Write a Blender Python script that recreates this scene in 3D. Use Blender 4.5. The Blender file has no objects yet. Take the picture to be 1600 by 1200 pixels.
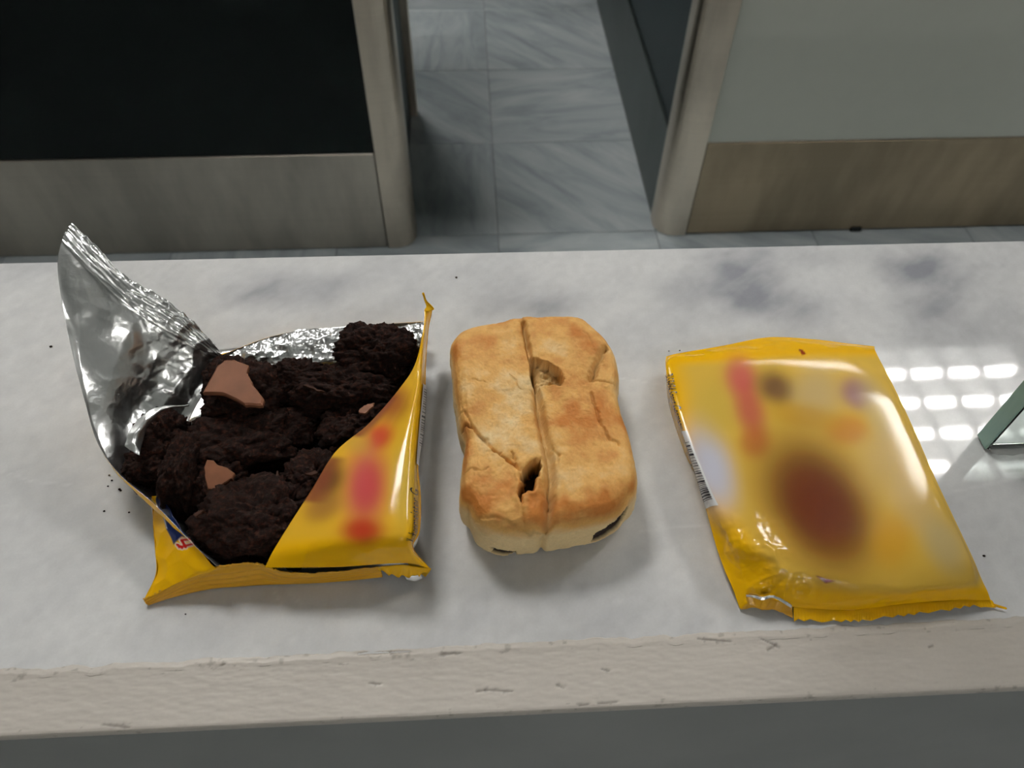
import bpy, bmesh, math, random
import numpy as np
from mathutils import Matrix, Vector

scene = bpy.context.scene
COL = scene.collection

# ------------------------------------------------------------------ camera
F_PX = 1200.0
CT = 0.90                      # counter top height above the floor
CAM = np.array([0.0, 0.0, CT + 0.30])
_p, _r, _y = (math.radians(a) for a in (51.47, 1.161, 3.886))
_f = np.array([math.sin(_y)*math.cos(_p), math.cos(_y)*math.cos(_p), -math.sin(_p)])
_rt = np.array([math.cos(_y), -math.sin(_y), 0.0])
_up = np.cross(_rt, _f)
RT = math.cos(_r)*_rt + math.sin(_r)*_up
UP = -math.sin(_r)*_rt + math.cos(_r)*_up
cam_data = bpy.data.cameras.new('camera')
cam_data.sensor_width = 36.0
cam_data.lens = F_PX/1600.0*36.0
cam_data.clip_start = 0.01
cam_data.dof.use_dof = True
cam_data.dof.focus_distance = 0.355
cam_data.dof.aperture_fstop = 15.0
cam = bpy.data.objects.new('camera', cam_data)
COL.objects.link(cam)
cam.matrix_world = Matrix(((RT[0], UP[0], -_f[0], CAM[0]), (RT[1], UP[1], -_f[1], CAM[1]),
                           (RT[2], UP[2], -_f[2], CAM[2]), (0, 0, 0, 1)))
scene.camera = cam

# ------------------------------------------------------------------ world, exposure
world = bpy.data.worlds.new('world')
scene.world = world
world.use_nodes = True
world.node_tree.nodes['Background'].inputs[0].default_value = (0.75, 0.82, 0.9, 1)
world.node_tree.nodes['Background'].inputs[1].default_value = 0.05
scene.view_settings.view_transform = 'Standard'
scene.view_settings.look = 'None'
scene.view_settings.gamma = 1.0
scene.view_settings.use_curve_mapping = False
scene.view_settings.exposure = 0.0
scene.cycles.max_bounces = 6
scene.cycles.use_light_tree = False
scene.cycles.diffuse_bounces = 3
scene.cycles.glossy_bounces = 3
scene.cycles.transmission_bounces = 5
scene.cycles.caustics_reflective = False
scene.cycles.caustics_refractive = False
TUBE_STRENGTH = 146.0
TUBE_COLOR = (1.0, 0.985, 0.95)

# ------------------------------------------------------------------ helpers
def at(px, py, z):
    """world point at height z above the counter top seen at photo pixel (px, py)"""
    d = RT*((px-800)/F_PX) - UP*((py-600)/F_PX) + _f
    t = (CT+z-CAM[2])/d[2]
    return CAM + d*t

def lin(r, g, b):
    def c(v):
        v /= 255.0
        return v/12.92 if v <= 0.04045 else ((v+0.055)/1.055)**2.4
    return np.array([c(r), c(g), c(b)])

def _hash(ix, iy, iz, seed):
    h = (ix.astype(np.int64)*374761393 + iy.astype(np.int64)*668265263 + iz.astype(np.int64)*2147483647 + seed*974711) & 0xffffffff
    h = ((h ^ (h >> 13))*1274126177) & 0xffffffff
    h = ((h ^ (h >> 16))*2246822519) & 0xffffffff
    h = h ^ (h >> 15)
    return (h & 0xffffff)/float(0xffffff)

def vnoise(p, scale, seed=0):
    q = np.asarray(p, float)*scale + 1000.0
    i = np.floor(q).astype(np.int64); f = q-i; f = f*f*f*(f*(f*6-15)+10)
    x, y, z = i[..., 0], i[..., 1], i[..., 2]
    u, v, w = f[..., 0], f[..., 1], f[..., 2]
    def L(a, b, t): return a+(b-a)*t
    r = L(L(L(_hash(x, y, z, seed), _hash(x+1, y, z, seed), u), L(_hash(x, y+1, z, seed), _hash(x+1, y+1, z, seed), u), v),
          L(L(_hash(x, y, z+1, seed), _hash(x+1, y, z+1, seed), u), L(_hash(x, y+1, z+1, seed), _hash(x+1, y+1, z+1, seed), u), v), w)
    return r*2-1

def fbm(p, scale, octv=4, seed=0, gain=0.5, ridged=False):
    s = 0; a = 1; t = 0
    for k in range(octv):
        n = vnoise(p, scale*2.03**k, seed+k*17)
        if ridged: n = 1-2*np.abs(n)
        s = s+a*n; t += a; a *= gain
    return s/t

def sstep(a, b, x):
    t = np.clip((x-a)/(b-a), 0, 1)
    return t*t*(3-2*t)

def seg_dist(p, poly, closed=False):
    """distance of 2d points to a polyline"""
    poly = np.asarray(poly, float)
    d = np.full(len(p), 1e9)
    n = len(poly)
    for k in range(n if closed else n-1):
        a = poly[k]; b = poly[(k+1) % n]
        ab = b-a
        t = np.clip(((p-a)@ab)/max(ab@ab, 1e-18), 0, 1)
        d = np.minimum(d, np.linalg.norm(p-(a+t[:, None]*ab), axis=1))
    return d

def inside(p, poly):
    poly = np.asarray(poly, float); r = np.zeros(len(p), bool)
    n = len(poly)
    for k in range(n):
        a = poly[k]; b = poly[(k+1) % n]
        c = ((a[1] > p[:, 1]) != (b[1] > p[:, 1]))
        with np.errstate(divide='ignore', invalid='ignore'):
            xi = (b[0]-a[0])*(p[:, 1]-a[1])/(b[1]-a[1]+1e-30)+a[0]
        r ^= c & (p[:, 0] < xi)
    return r

def sdist(p, poly):
    d = seg_dist(p, poly, True)
    return np.where(inside(p, poly), -d, d)

def link(o, parent=None):
    COL.objects.link(o)
    if parent is not None:
        o.parent = parent
        o.matrix_parent_inverse = parent.matrix_basis.inverted()
    return o

def tag(o, label=None, cat=None, group=None, kind=None):
    if label: o['label'] = label
    if cat: o['category'] = cat
    if group: o['group'] = group
    if kind: o['kind'] = kind
    return o

def empty(name, loc):
    o = bpy.data.objects.new(name, None)
    o.location = [float(v) for v in loc]
    o.empty_display_size = 0.02
    return link(o)

def mesh(name, verts, faces, mats, parent=None, smooth=False, color=None, attrs=None, mat_idx=None, origin=None):
    verts = np.asarray(verts, float)
    if origin is not None: verts = verts-np.asarray(origin)
    me = bpy.data.meshes.new(name)
    me.from_pydata(verts.tolist(), [], [tuple(int(i) for i in f) for f in faces])
    if not isinstance(mats, (list, tuple)): mats = [mats]
    for m in mats: me.materials.append(m)
    if mat_idx is not None: me.polygons.foreach_set('material_index', np.asarray(mat_idx, np.int32))
    if smooth: me.polygons.foreach_set('use_smooth', np.ones(len(me.polygons), bool))
    if color is not None:
        ca = me.color_attributes.new('tint', 'FLOAT_COLOR', 'POINT')
        c4 = np.concatenate([np.clip(color, 0, 1), np.ones((len(verts), 1))], 1)
        ca.data.foreach_set('color', c4.astype(np.float32).ravel())
    for k, v in (attrs or {}).items():
        a = me.attributes.new(k, 'FLOAT', 'POINT')
        a.data.foreach_set('value', np.asarray(v, np.float32))
    me.update()
    o = bpy.data.objects.new(name, me)
    if origin is not None: o.location = [float(v) for v in origin]
    return link(o, parent)

def from_bm(name, bm, mats, parent=None, smooth=False):
    me = bpy.data.meshes.new(name)
    bmesh.ops.recalc_face_normals(bm, faces=bm.faces[:])
    bm.to_mesh(me); bm.free()
    if not isinstance(mats, (list, tuple)): mats = [mats]
    for m in mats: me.materials.append(m)
    if smooth: me.polygons.foreach_set('use_smooth', np.ones(len(me.polygons), bool))
    o = bpy.data.objects.new(name, me)
    return link(o, parent)

def bm_box(bm, x0, x1, y0, y1, z0, z1, bevel=0.0, seg=2):
    b2 = bmesh.new()
    v = [b2.verts.new(p) for p in ((x0, y0, z0), (x1, y0, z0), (x1, y1, z0), (x0, y1, z0), (x0, y0, z1), (x1, y0, z1), (x1, y1, z1), (x0, y1, z1))]
    for f in ((0, 3, 2, 1), (4, 5, 6, 7), (0, 1, 5, 4), (1, 2, 6, 5), (2, 3, 7, 6), (3, 0, 4, 7)):
        b2.faces.new([v[i] for i in f])
    if bevel: bmesh.ops.bevel(b2, geom=b2.edges[:], offset=bevel, segments=seg, affect='EDGES', profile=0.5)
    t = bpy.data.meshes.new('tmp'); b2.to_mesh(t); b2.free(); bm.from_mesh(t); bpy.data.meshes.remove(t)

def box(name, x0, x1, y0, y1, z0, z1, mat, parent=None, bevel=0.0, seg=2):
    bm = bmesh.new(); bm_box(bm, x0, x1, y0, y1, z0, z1, bevel, seg)
    return from_bm(name, bm, mat, parent)

def prism(name, poly, z0, z1, mat, parent=None, bevel=0.0):
    bm = bmesh.new()
    a = [bm.verts.new((p[0], p[1], z0)) for p in poly]; b = [bm.verts.new((p[0], p[1], z1)) for p in poly]
    n = len(poly)
    bm.faces.new(a[::-1]); bm.faces.new(b)
    for k in range(n): bm.faces.new((a[k], a[(k+1) % n], b[(k+1) % n], b[k]))
    if bevel:
        es = [e for e in bm.edges if abs(e.verts[0].co.z-e.verts[1].co.z) < 1e-6]
        bmesh.ops.bevel(bm, geom=es, offset=bevel, segments=2, affect='EDGES', profile=0.5)
    return from_bm(name, bm, mat, parent)

def grid_faces(n, m, wrap=False, off=0):
    f = []
    for i in range(n-1):
        for j in range(m if wrap else m-1):
            j2 = (j+1) % m
            f.append((off+i*m+j, off+i*m+j2, off+(i+1)*m+j2, off+(i+1)*m+j))
    return f

# ---- smooth patch through a net of traced points
def cr_weights(t, n):
    t = np.clip(np.asarray(t, float), 0, n-1)
    i = np.minimum(t.astype(int), n-2); f = t-i
    w = np.zeros((len(t), n)); r = np.arange(len(t))
    c = np.stack([-.5*f+f*f-.5*f**3, 1-2.5*f*f+1.5*f**3, .5*f+2*f*f-1.5*f**3, -.5*f*f+.5*f**3], 1)
    for k in range(4):
        j = i+k-1
        lo = j < 0; hi = j > n-1; ok = ~(lo | hi)
        w[r[ok], j[ok]] += c[ok, k]
        w[r[lo], 0] += 2*c[lo, k]; w[r[lo], 1] -= c[lo, k]
        w[r[hi], n-1] += 2*c[hi, k]; w[r[hi], n-2] -= c[hi, k]
    return w

class Patch:
    def __init__(self, net):
        self.px = np.array([[(p[0], p[1]) for p in row] for row in net], float)
        self.w = np.array([[at(*p) for p in row] for row in net])
        self.R, self.C = self.w.shape[:2]
    def grid(self, n, m):
        a = cr_weights(np.linspace(0, self.R-1, n), self.R); b = cr_weights(np.linspace(0, self.C-1, m), self.C)
        W = np.einsum('ir,rck,jc->ijk', a, self.w, b); Q = np.einsum('ir,rck,jc->ijk', a, self.px, b)
        return W, Q
    def pts(self, r, c, off=0.0, disp=None):
        r = np.asarray(r, float); c = np.asarray(c, float)
        def ev(r, c):
            return np.einsum('ir,rck,ic->ik', cr_weights(r, self.R), self.w, cr_weights(c, self.C))
        p = ev(r, c); e = 0.01
        n = np.cross(ev(r, np.minimum(c+e, self.C-1))-ev(r, np.maximum(c-e, 0)), ev(np.maximum(r-e, 0), c)-ev(np.minimum(r+e, self.R-1), c))
        n /= np.linalg.norm(n, axis=1)[:, None]+1e-12
        if disp is not None: p = p+disp(p, n)
        return p+n*off

def grid_normals(W):
    du = np.gradient(W, axis=1); dv = -np.gradient(W, axis=0)
    n = np.cross(du, dv)
    return n/(np.linalg.norm(n, axis=2, keepdims=True)+1e-12)

# ------------------------------------------------------------------ materials
def mat_new(name):
    m = bpy.data.materials.new(name); m.use_nodes = True
    nt = m.node_tree
    return m, nt, nt.nodes['Principled BSDF']

def setp(b, **k):
    names = {'color': 'Base Color', 'rough': 'Roughness', 'metal': 'Metallic', 'ior': 'IOR', 'trans': 'Transmission Weight', 'coat': 'Coat Weight', 'coatr': 'Coat Roughness', 'spec': 'Specular IOR Level', 'sss': 'Subsurface Weight', 'sheen': 'Sheen Weight', 'aniso': 'Anisotropic'}
    for a, v in k.items():
        if a == 'color' : v = (*v, 1.0)
        b.inputs[names[a]].default_value = v

def N(nt, t, **k):
    n = nt.nodes.new(t)
    for a, v in k.items():
        if hasattr(n, a): setattr(n, a, v)
        else: n.inputs[a].default_value = v
    return n

def add_bump(nt, b, height_sock, strength=0.3, dist=0.001):
    bp = N(nt, 'ShaderNodeBump'); bp.inputs['Strength'].default_value = strength; bp.inputs['Distance'].default_value = dist
    nt.links.new(height_sock, bp.inputs['Height']); nt.links.new(bp.outputs[0], b.inputs['Normal'])
    return bp

def noise_node(nt, scale, detail=4, rough=0.55, coord='Object', stretch=None, dist=0.0):
    tc = N(nt, 'ShaderNodeTexCoord'); n = N(nt, 'ShaderNodeTexNoise')
    n.inputs['Scale'].default_value = scale; n.inputs['Detail'].default_value = detail; n.inputs['Roughness'].default_value = rough
    n.inputs['Distortion'].default_value = dist
    s = tc.outputs[coord]
    if stretch:
        mp = N(nt, 'ShaderNodeMapping'); mp.inputs['Scale'].default_value = stretch
        nt.links.new(s, mp.inputs[0]); s = mp.outputs[0]
    nt.links.new(s, n.inputs['Vector'])
    return n

def ramp(nt, sock, stops):
    r = N(nt, 'ShaderNodeValToRGB'); e = r.color_ramp.elements
    while len(e) < len(stops): e.new(0.5)
    for k, (p, c) in enumerate(stops): e[k].position = p; e[k].color = (*c, 1)
    nt.links.new(sock, r.inputs[0])
    return r

def mix_col(nt, fac, a, b, mode='MIX'):
    m = N(nt, 'ShaderNodeMix', data_type='RGBA', blend_type=mode)
    for s, v in ((m.inputs[0], fac), (m.inputs[6], a), (m.inputs[7], b)):
        if hasattr(v, 'is_linked') or hasattr(v, 'links'): nt.links.new(v, s)
        elif isinstance(v, (int, float)): s.default_value = v
        else: s.default_value = (*v, 1)
    return m.outputs[2]

def simple(name, color, rough=0.5, metal=0.0, nscale=40, namp=0.1, bump=0.0, stretch=None, **k):
    m, nt, b = mat_new(name)
    setp(b, color=color, rough=rough, metal=metal, **k)
    n = noise_node(nt, nscale, stretch=stretch)
    c = np.array(color)
    r = ramp(nt, n.outputs['Fac'], [(0.3, tuple(c*(1-namp))), (0.7, tuple(np.minimum(c*(1+namp), 1)))])
    nt.links.new(r.outputs[0], b.inputs['Base Color'])
    if bump: add_bump(nt, b, n.outputs['Fac'], bump, 0.001)
    return m

def tint_mat(name, rough=0.5, bump_scale=None, bump=0.2, bdist=0.0004, fine=None, fine_amp=0.15, **k):
    m, nt, b = mat_new(name)
    setp(b, rough=rough, **k)
    a = N(nt, 'ShaderNodeVertexColor'); a.layer_name = 'tint'
    s = a.outputs['Color']
    if fine:
        n = noise_node(nt, fine, 5, 0.6)
        r = ramp(nt, n.outputs['Fac'], [(0.3, (1-fine_amp,)*3), (0.7, (1, 1, 1))])
        s = mix_col(nt, 1.0, s, r.outputs[0], 'MULTIPLY')
    nt.links.new(s, b.inputs['Base Color'])
    if bump_scale:
        n2 = noise_node(nt, bump_scale, 5, 0.6)
        add_bump(nt, b, n2.outputs['Fac'], bump, bdist)
    return m

M = {}
M['marble'] = tint_mat('polished_marble', rough=0.035, fine=900, fine_amp=0.05, bump_scale=160, bump=0.02, bdist=0.0002, spec=0.5)
M['trim'] = tint_mat('painted_trim', rough=0.45, fine=700, fine_amp=0.05, bump_scale=260, bump=0.05, bdist=0.0004)
M['front'] = simple('shaded_front', tuple(lin(142, 144, 142)), 0.4, nscale=14, namp=0.07, bump=0.05)  # grey base colour holds the shade lying on the white-painted front
def marble_floor():
    m, nt, b = mat_new('floor_marble')
    oi = N(nt, 'ShaderNodeObjectInfo'); tc = N(nt, 'ShaderNodeTexCoord')
    vm = N(nt, 'ShaderNodeVectorMath', operation='SCALE'); vm.inputs[0].default_value = (37.0, 19.0, 11.0)
    nt.links.new(oi.outputs['Random'], vm.inputs['Scale'])
    ad = N(nt, 'ShaderNodeVectorMath', operation='ADD'); nt.links.new(tc.outputs['Object'], ad.inputs[0]); nt.links.new(vm.outputs[0], ad.inputs[1])
    rt = N(nt, 'ShaderNodeVectorRotate', rotation_type='Z_AXIS'); nt.links.new(ad.outputs[0], rt.inputs['Vector'])
    ml = N(nt, 'ShaderNodeMath', operation='MULTIPLY'); ml.inputs[1].default_value = 5.0
    nt.links.new(oi.outputs['Random'], ml.inputs[0]); nt.links.new(ml.outputs[0], rt.inputs['Angle'])
    mp = N(nt, 'ShaderNodeMapping'); mp.inputs['Scale'].default_value = (2.2, 9.0, 4.0); nt.links.new(rt.outputs[0], mp.inputs[0])
    n = N(nt, 'ShaderNodeTexNoise'); n.inputs['Scale'].default_value = 1.6; n.inputs['Detail'].default_value = 8; n.inputs['Roughness'].default_value = 0.62; n.inputs['Distortion'].default_value = 0.8
    nt.links.new(mp.outputs[0], n.inputs['Vector'])
    r = ramp(nt, n.outputs['Fac'], [(0.3, tuple(lin(138, 147, 150))), (0.5, tuple(lin(164, 172, 174))), (0.75, tuple(lin(188, 193, 193)))])
    nt.links.new(r.outputs[0], b.inputs['Base Color']); setp(b, rough=0.25)
    return m
M['floor'] = marble_floor()
M['grout'] = simple('floor_grout', tuple(lin(120, 122, 120)), 0.8)
def steel(name, col, rough):
    m, nt, b = mat_new(name)
    n = noise_node(nt, 6, 5, 0.6, stretch=(0.4, 0.4, 60))
    c = np.array(col)
    r = ramp(nt, n.outputs['Fac'], [(0.25, tuple(c*0.95)), (0.75, tuple(np.minimum(c*1.04, 1)))])
    n2 = noise_node(nt, 4, 4, 0.6, stretch=(2.2, 1, 0.7))
    r2 = ramp(nt, n2.outputs['Fac'], [(0.35, (0.72,)*3), (0.62, (1, 1, 1))])
    nt.links.new(mix_col(nt, 1.0, r.outputs[0], r2.outputs[0], 'MULTIPLY'), b.inputs['Base Color'])
    setp(b, metal=1.0, rough=rough)
    return m
M['steel'] = steel('brushed_steel', lin(202, 193, 180), 0.34)
M['steel_warm'] = steel('brushed_steel_warm', lin(186, 168, 142), 0.34)
M['steel_post'] = steel('satin_post_steel', lin(228, 214, 196), 0.3)
M['steel_dark'] = steel('dark_kick_steel', lin(98, 106, 104), 0.4)
M['black'] = simple('black_laminate', tuple(lin(13, 20, 19)), 0.4, nscale=60, namp=0.08, spec=0.15)
M['teal_black'] = simple('dark_teal_laminate', tuple(lin(24, 38, 40)), 0.4, nscale=60, namp=0.08, spec=0.2)
M['white_lam'] = simple('white_laminate', tuple(lin(234, 235, 223)), 0.35, nscale=30, namp=0.01, spec=0.3)
M['wall'] = simple('wall_paint', tuple(lin(236, 236, 232)), 0.8, nscale=8, namp=0.03)
M['ceil'] = simple('ceiling_paint', tuple(lin(240, 240, 237)), 0.85, nscale=8, namp=0.03)
M['lamp_white'] = simple('lamp_enamel', (0.85, 0.85, 0.84), 0.4, nscale=20, namp=0.01)
m, nt, b = mat_new('fluorescent_tube')
setp(b, color=(1, 1, 1)); b.inputs['Emission Color'].default_value = (*TUBE_COLOR, 1); b.inputs['Emission Strength'].default_value = TUBE_STRENGTH
M['tube'] = m

# ------------------------------------------------------------------ setting: floor
FX0, FX1, FY0, FY1 = -2.4, 3.2, -2.6, 4.4
CEIL = 2.68
fl = tag(box('floor', FX0, FX1, FY0, FY1, -0.05, -0.003, M['grout']), kind='structure')
PX, PY, X0, Y0 = 0.375, 0.3685, 0.0555, 1.406
tile_me = None
for j in range(-11, 9):
    for i in range(-7, 9):
        xa, ya = X0+i*PX, Y0+j*PY
        if xa < FX0 or xa+PX > FX1 or ya < FY0 or ya+PY > FY1: continue
        if tile_me is None:
            t = box('tile', 0.0008, PX-0.0008, 0.0008, PY-0.0008, -0.003, 0.0, M['floor'], fl, 0.0006, 1); tile_me = t.data
        else:
            t = link(bpy.data.objects.new('tile', tile_me), fl)
        t.location = (xa, ya, 0)
tag(box('ceiling', FX0, FX1, FY0, FY1, CEIL, CEIL+0.05, M['ceil']), kind='structure')
tag(box('wall_left', FX0-0.1, FX0, FY0, FY1, -0.05, CEIL, M['wall']), kind='structure')
tag(box('wall_right', FX1, FX1+0.1, FY0, FY1, -0.05, CEIL, M['wall']), kind='structure')
tag(box('wall_back', FX0-0.1, FX1+0.1, FY1, FY1+0.1, -0.05, CEIL, M['wall']), kind='structure')
tag(box('wall_front', FX0-0.1, FX1+0.1, FY0-0.1, FY0, -0.05, CEIL, M['wall']), kind='structure')

# ------------------------------------------------------------------ ceiling lights (60 x 60 louvre fixtures)
def lamp_light(x, y):
    z = 2.60
    root = empty('ceiling_light', (x, y, CEIL))
    h = 0.275; cx = 0.127; cy = 0.1235
    bm = bmesh.new(); bm_box(bm, x-h, x+h, y-h, y+h, z+0.055, CEIL-0.001)
    for a in (-1, 1):
        bm_box(bm, x+a*h-0.012, x+a*h+0.012, y-h-0.012, y+h+0.012, z-0.02, CEIL-0.001)
        bm_box(bm, x-h-0.012, x+h+0.012, y+a*h-0.012, y+a*h+0.012, z-0.02, CEIL-0.001)
    from_bm('housing', bm, M['lamp_white'], root)
    for k in range(4):
        yy = y+(k-1.5)*cy
        bm = bmesh.new()
        bmesh.ops.create_cone(bm, cap_ends=False, segments=8, radius1=0.0105, radius2=0.0105, depth=0.52,
                              matrix=Matrix.Translation((x, yy, z+0.028)) @ Matrix.Rotation(math.pi/2, 4, 'Y'))
        from_bm('tube', bm, M['tube'], root, True)
    for k in range(3):
        a = (k-1)
        box('blade', x+a*cx-0.006, x+a*cx+0.006, y-h+0.012, y+h-0.012, z-0.018, z+0.014, M['lamp_white'], root)
    for k in range(3):
        a = (k-1)
        box('divider', x-h+0.012, x+h-0.012, y+a*cy-0.002, y+a*cy+0.002, z-0.018, z+0.05, M['lamp_white'], root)
    return root
LAMPS = [(1.578, 1.412, 'square louvred ceiling light whose grid glints on the marble beside the glass pane'),
         (-0.58, 1.412, 'square louvred ceiling light above the black panelled unit'),
         (-0.58, 2.8, 'square louvred ceiling light nearest the back wall, left of the gap'),
         (1.578, 2.8, 'square louvred ceiling light nearest the back wall, right of the gap'),
         (0.5, -2.25, 'square louvred ceiling light behind the viewer')]
for x, y, lb in LAMPS:
    tag(lamp_light(x, y), lb, 'ceiling light', 'louvred ceiling lights')

# ------------------------------------------------------------------ counter
def lerp_line(p, q, x):
    t = (x-p[0])/(q[0]-p[0]); return p[1]+(q[1]-p[1])*t
bkL, bkR = at(0, 412, 0), at(1600, 377, 0)
frL, frR = at(0, 1052, 0), at(1600, 968, 0)
trL, trR = at(0, 1152, -0.002), at(1600, 1075, -0.002)
CX0, CX1 = -1.3, 1.5
yb = lambda x: lerp_line(bkL, bkR, x)
yf = lambda x: lerp_line(frL, frR, x)
yt = lambda x: lerp_line(trL, trR, x)
counter = empty('counter', (0.0, 0.2, 0.0))
tag(counter, 'white veined marble counter with painted front strip carrying the cakes', 'counter')
# slab
xs = np.concatenate([np.linspace(CX0, -0.3, 40, endpoint=False), np.linspace(-0.3, 0.36, 420, endpoint=False), np.linspace(0.36, CX1, 40)])
ny = 170
vv = np.linspace(0, 1, ny)
G = np.zeros((ny, len(xs), 3))
for i, v in enumerate(vv):
    G[i, :, 0] = xs; G[i, :, 1] = yf(xs)*(1-v)+yb(xs)*v; G[i, :, 2] = CT
def marble_col(P):
    q = P.copy(); c, s = math.cos(0.6), math.sin(0.6)
    r = np.stack([q[:, 0]*c+q[:, 1]*s, (-q[:, 0]*s+q[:, 1]*c)*2.6, q[:, 2]*0], 1)
    big = fbm(r, 9, 5, 3, 0.55); med = fbm(r, 30, 4, 9, 0.55); fine = fbm(P, 300, 3, 21)
    r2 = np.stack([q[:, 0]*c+q[:, 1]*s, (-q[:, 0]*s+q[:, 1]*c)*1.5, q[:, 2]*0], 1)
    soft = fbm(r2, 16, 4, 13, 0.5)
    v = 0.06 + 0.22*sstep(0.0, 0.7, big) + 0.22*sstep(-0.1, 0.7, soft) + 0.10*sstep(0.15, 0.8, med)
    for (px, py, rx, ry, a) in ((1155, 425, 50, 28, .8), (1445, 425, 45, 28, .9), (1180, 470, 60, 25, .4), (840, 480, 60, 20, .5), (1075, 455, 40, 20, .3),
                                (440, 450, 90, 22, .45), (1280, 400, 70, 18, .3), (900, 980, 200, 40, .25), (1250, 480, 50, 30, .35), (1480, 490, 60, 25, .3)):
        p = at(px, py, 0); dx = (P[:, 0]-p[0])/(rx*0.00033); dy = (P[:, 1]-p[1])/(ry*0.00045)
        wob = 1+0.6*fbm(P, 60, 3, 31)
        v = v+1.4*a*np.exp(-0.6*(dx*dx+dy*dy)*wob)*(0.75+0.5*med)
    v = np.clip(v, 0, 1)[:, None]
    a = lin(228, 228, 227); b_ = lin(158, 160, 166)
    col = a*(1-v)+b_*v
    col = col*(1+0.06*fine[:, None]+0.045*fbm(P, 110, 4, 57)[:, None])
    rs = np.random.RandomState(4)   # fine pale scratches
    segs = [((0, 735), (50, 752)), ((50, 752), (110, 757)), ((430, 925), (440, 945)), ((455, 928), (472, 948)), ((660, 590), (720, 572)), ((500, 760), (520, 778)),
            ((1000, 830), (1120, 818)), ((1480, 770), (1600, 745)), ((690, 640), (700, 690)), ((960, 590), (1040, 602))]
    for s0, s1 in segs:
        d = seg_dist(P[:, :2], [at(*s0, 0)[:2], at(*s1, 0)[:2]])
        k = 0.45*np.exp(-(d/0.0005)**2)[:, None]
        col = col*(1-k)+lin(240, 240, 240)*k
    return col
Pm = G.reshape(-1, 3)
mc = marble_col(Pm)
nx = len(xs)
side = []
ring = [(0, j) for j in range(nx)]+[(i, nx-1) for i in range(1, ny)]+[(ny-1, j) for j in range(nx-2, -1, -1)]+[(i, 0) for i in range(ny-2, 0, -1)]
ridx = [i*nx+j for i, j in ring]
low = Pm[ridx].copy(); low[:, 2] = CT-0.03
V = np.concatenate([Pm, low]); nb = len(Pm); nr = len(ridx)
Fc = grid_faces(ny, nx)
for k in range(nr):
    k2 = (k+1) % nr
    Fc.append((ridx[k], nb+k, nb+k2, ridx[k2]))
Fc.append(tuple(nb+k for k in range(nr))[::-1])
mesh('marble_slab', V, Fc, M['marble'], counter, color=np.concatenate([mc, mc[ridx]]))
# painted strip along the front edge: top, rounded nose and short face
prof = [(-0.05, -0.0004), (-0.045, 0.00012), (0.05, 0.0003), (0.12, 0.0), (0.5, -0.0008), (0.95, -0.0014), (0.98, -0.0017), (0.995, -0.0022), (1.0, -0.0030), (1.0, -0.006), (0.0, -0.006)]
xs2 = np.concatenate([np.linspace(CX0, -0.25, 40, endpoint=False), np.linspace(-0.25, 0.3, 700, endpoint=False), np.linspace(0.3, CX1, 40)])
pt = []
for (a, b2) in zip(prof[:-1], prof[1:]):
    n = 26 if (b2[0]-a[0]) > 0.3 else 6
    for k in range(n): pt.append((a[0]+(b2[0]-a[0])*k/n, a[1]+(b2[1]-a[1])*k/n))
pt.append(prof[-1])
T = np.zeros((len(pt), len(xs2), 3))
for i, (s, z) in enumerate(pt):
    T[i, :, 0] = xs2; T[i, :, 1] = yf(xs2)*(1-s)+yt(xs2)*s; T[i, :, 2] = CT+z
Tp = T.reshape(-1, 3)
joint = fbm(Tp*np.array([1, 0, 0]), 120, 4, 5)
sv = np.repeat(np.array([p[0] for p in pt]), len(xs2))
zz = np.repeat(np.array([p[1] for p in pt]), len(xs2))
Tp[:, 2] += np.where(zz > -0.02, 0.00014*fbm(Tp*np.array([1, 3, 1]), 220, 4, 8), 0)
Tp[:, 1] += np.where((sv < 0.1) & (zz > -0.01), 0.0012*joint, 0)
tcol = np.tile(lin(202, 195, 186), (len(Tp), 1))*(1+0.05*fbm(Tp*np.array([.4, 3, 1]), 130, 4, 2)[:, None])
strokes = [((745, 1081), (758, 1078)), ((758, 1078), (800, 1080)), ((578, 1068), (594, 1069)), ((560, 1023), (640, 1020)), ((690, 1024), (720, 1022)), ((1190, 1000), (1215, 1012)), ((1200, 1016), (1212, 1008)), ((1090, 1000), (1140, 1004)),
           ((935, 1099), (965, 1096)), ((905, 1102), (920, 1100)), ((160, 1132), (200, 1136)), ((940, 1046), (952, 1049)), ((348, 1041), (352, 1039)), ((870, 1070), (880, 1075)), ((1450, 1012), (1456, 1010))]
for s0, s1 in strokes:
    d = seg_dist(Tp[:, :2], [at(*s0, -0.001)[:2], at(*s1, -0.001)[:2]])
    d = d*(1+0.9*fbm(Tp, 900, 2, 77))
    k = 0.6*np.exp(-(d/0.00045)**2)[:, None]*(zz > -0.02)[:, None]
    tcol = tcol*(1-k)+lin(88, 78, 68)*k
    Tp[:, 2] -= 0.0005*k[:, 0]
chip = sstep(0.42, 0.6, fbm(Tp, 400, 3, 41))*((sv < 0.16) | (sv > 0.9))*(zz > -0.012)
tcol = tcol*(1-0.45*chip[:, None])+lin(120, 112, 100)*0.45*chip[:, None]
Ft = grid_faces(len(pt), len(xs2))
mesh('painted_strip', Tp, [f[::-1] for f in Ft], M['trim'], counter, True, color=tcol)
prism('front_panel', [(CX0, yt(CX0)+0.0005), (CX1, yt(CX1)+0.0005), (CX1, yt(CX1)+0.02), (CX0, yt(CX0)+0.02)], 0.0, CT-0.0034, M['front'], counter)
box('carcass', CX0+0.01, CX1-0.01, 0.115, 0.325, 0.0, CT-0.031, M['front'], counter)

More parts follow.
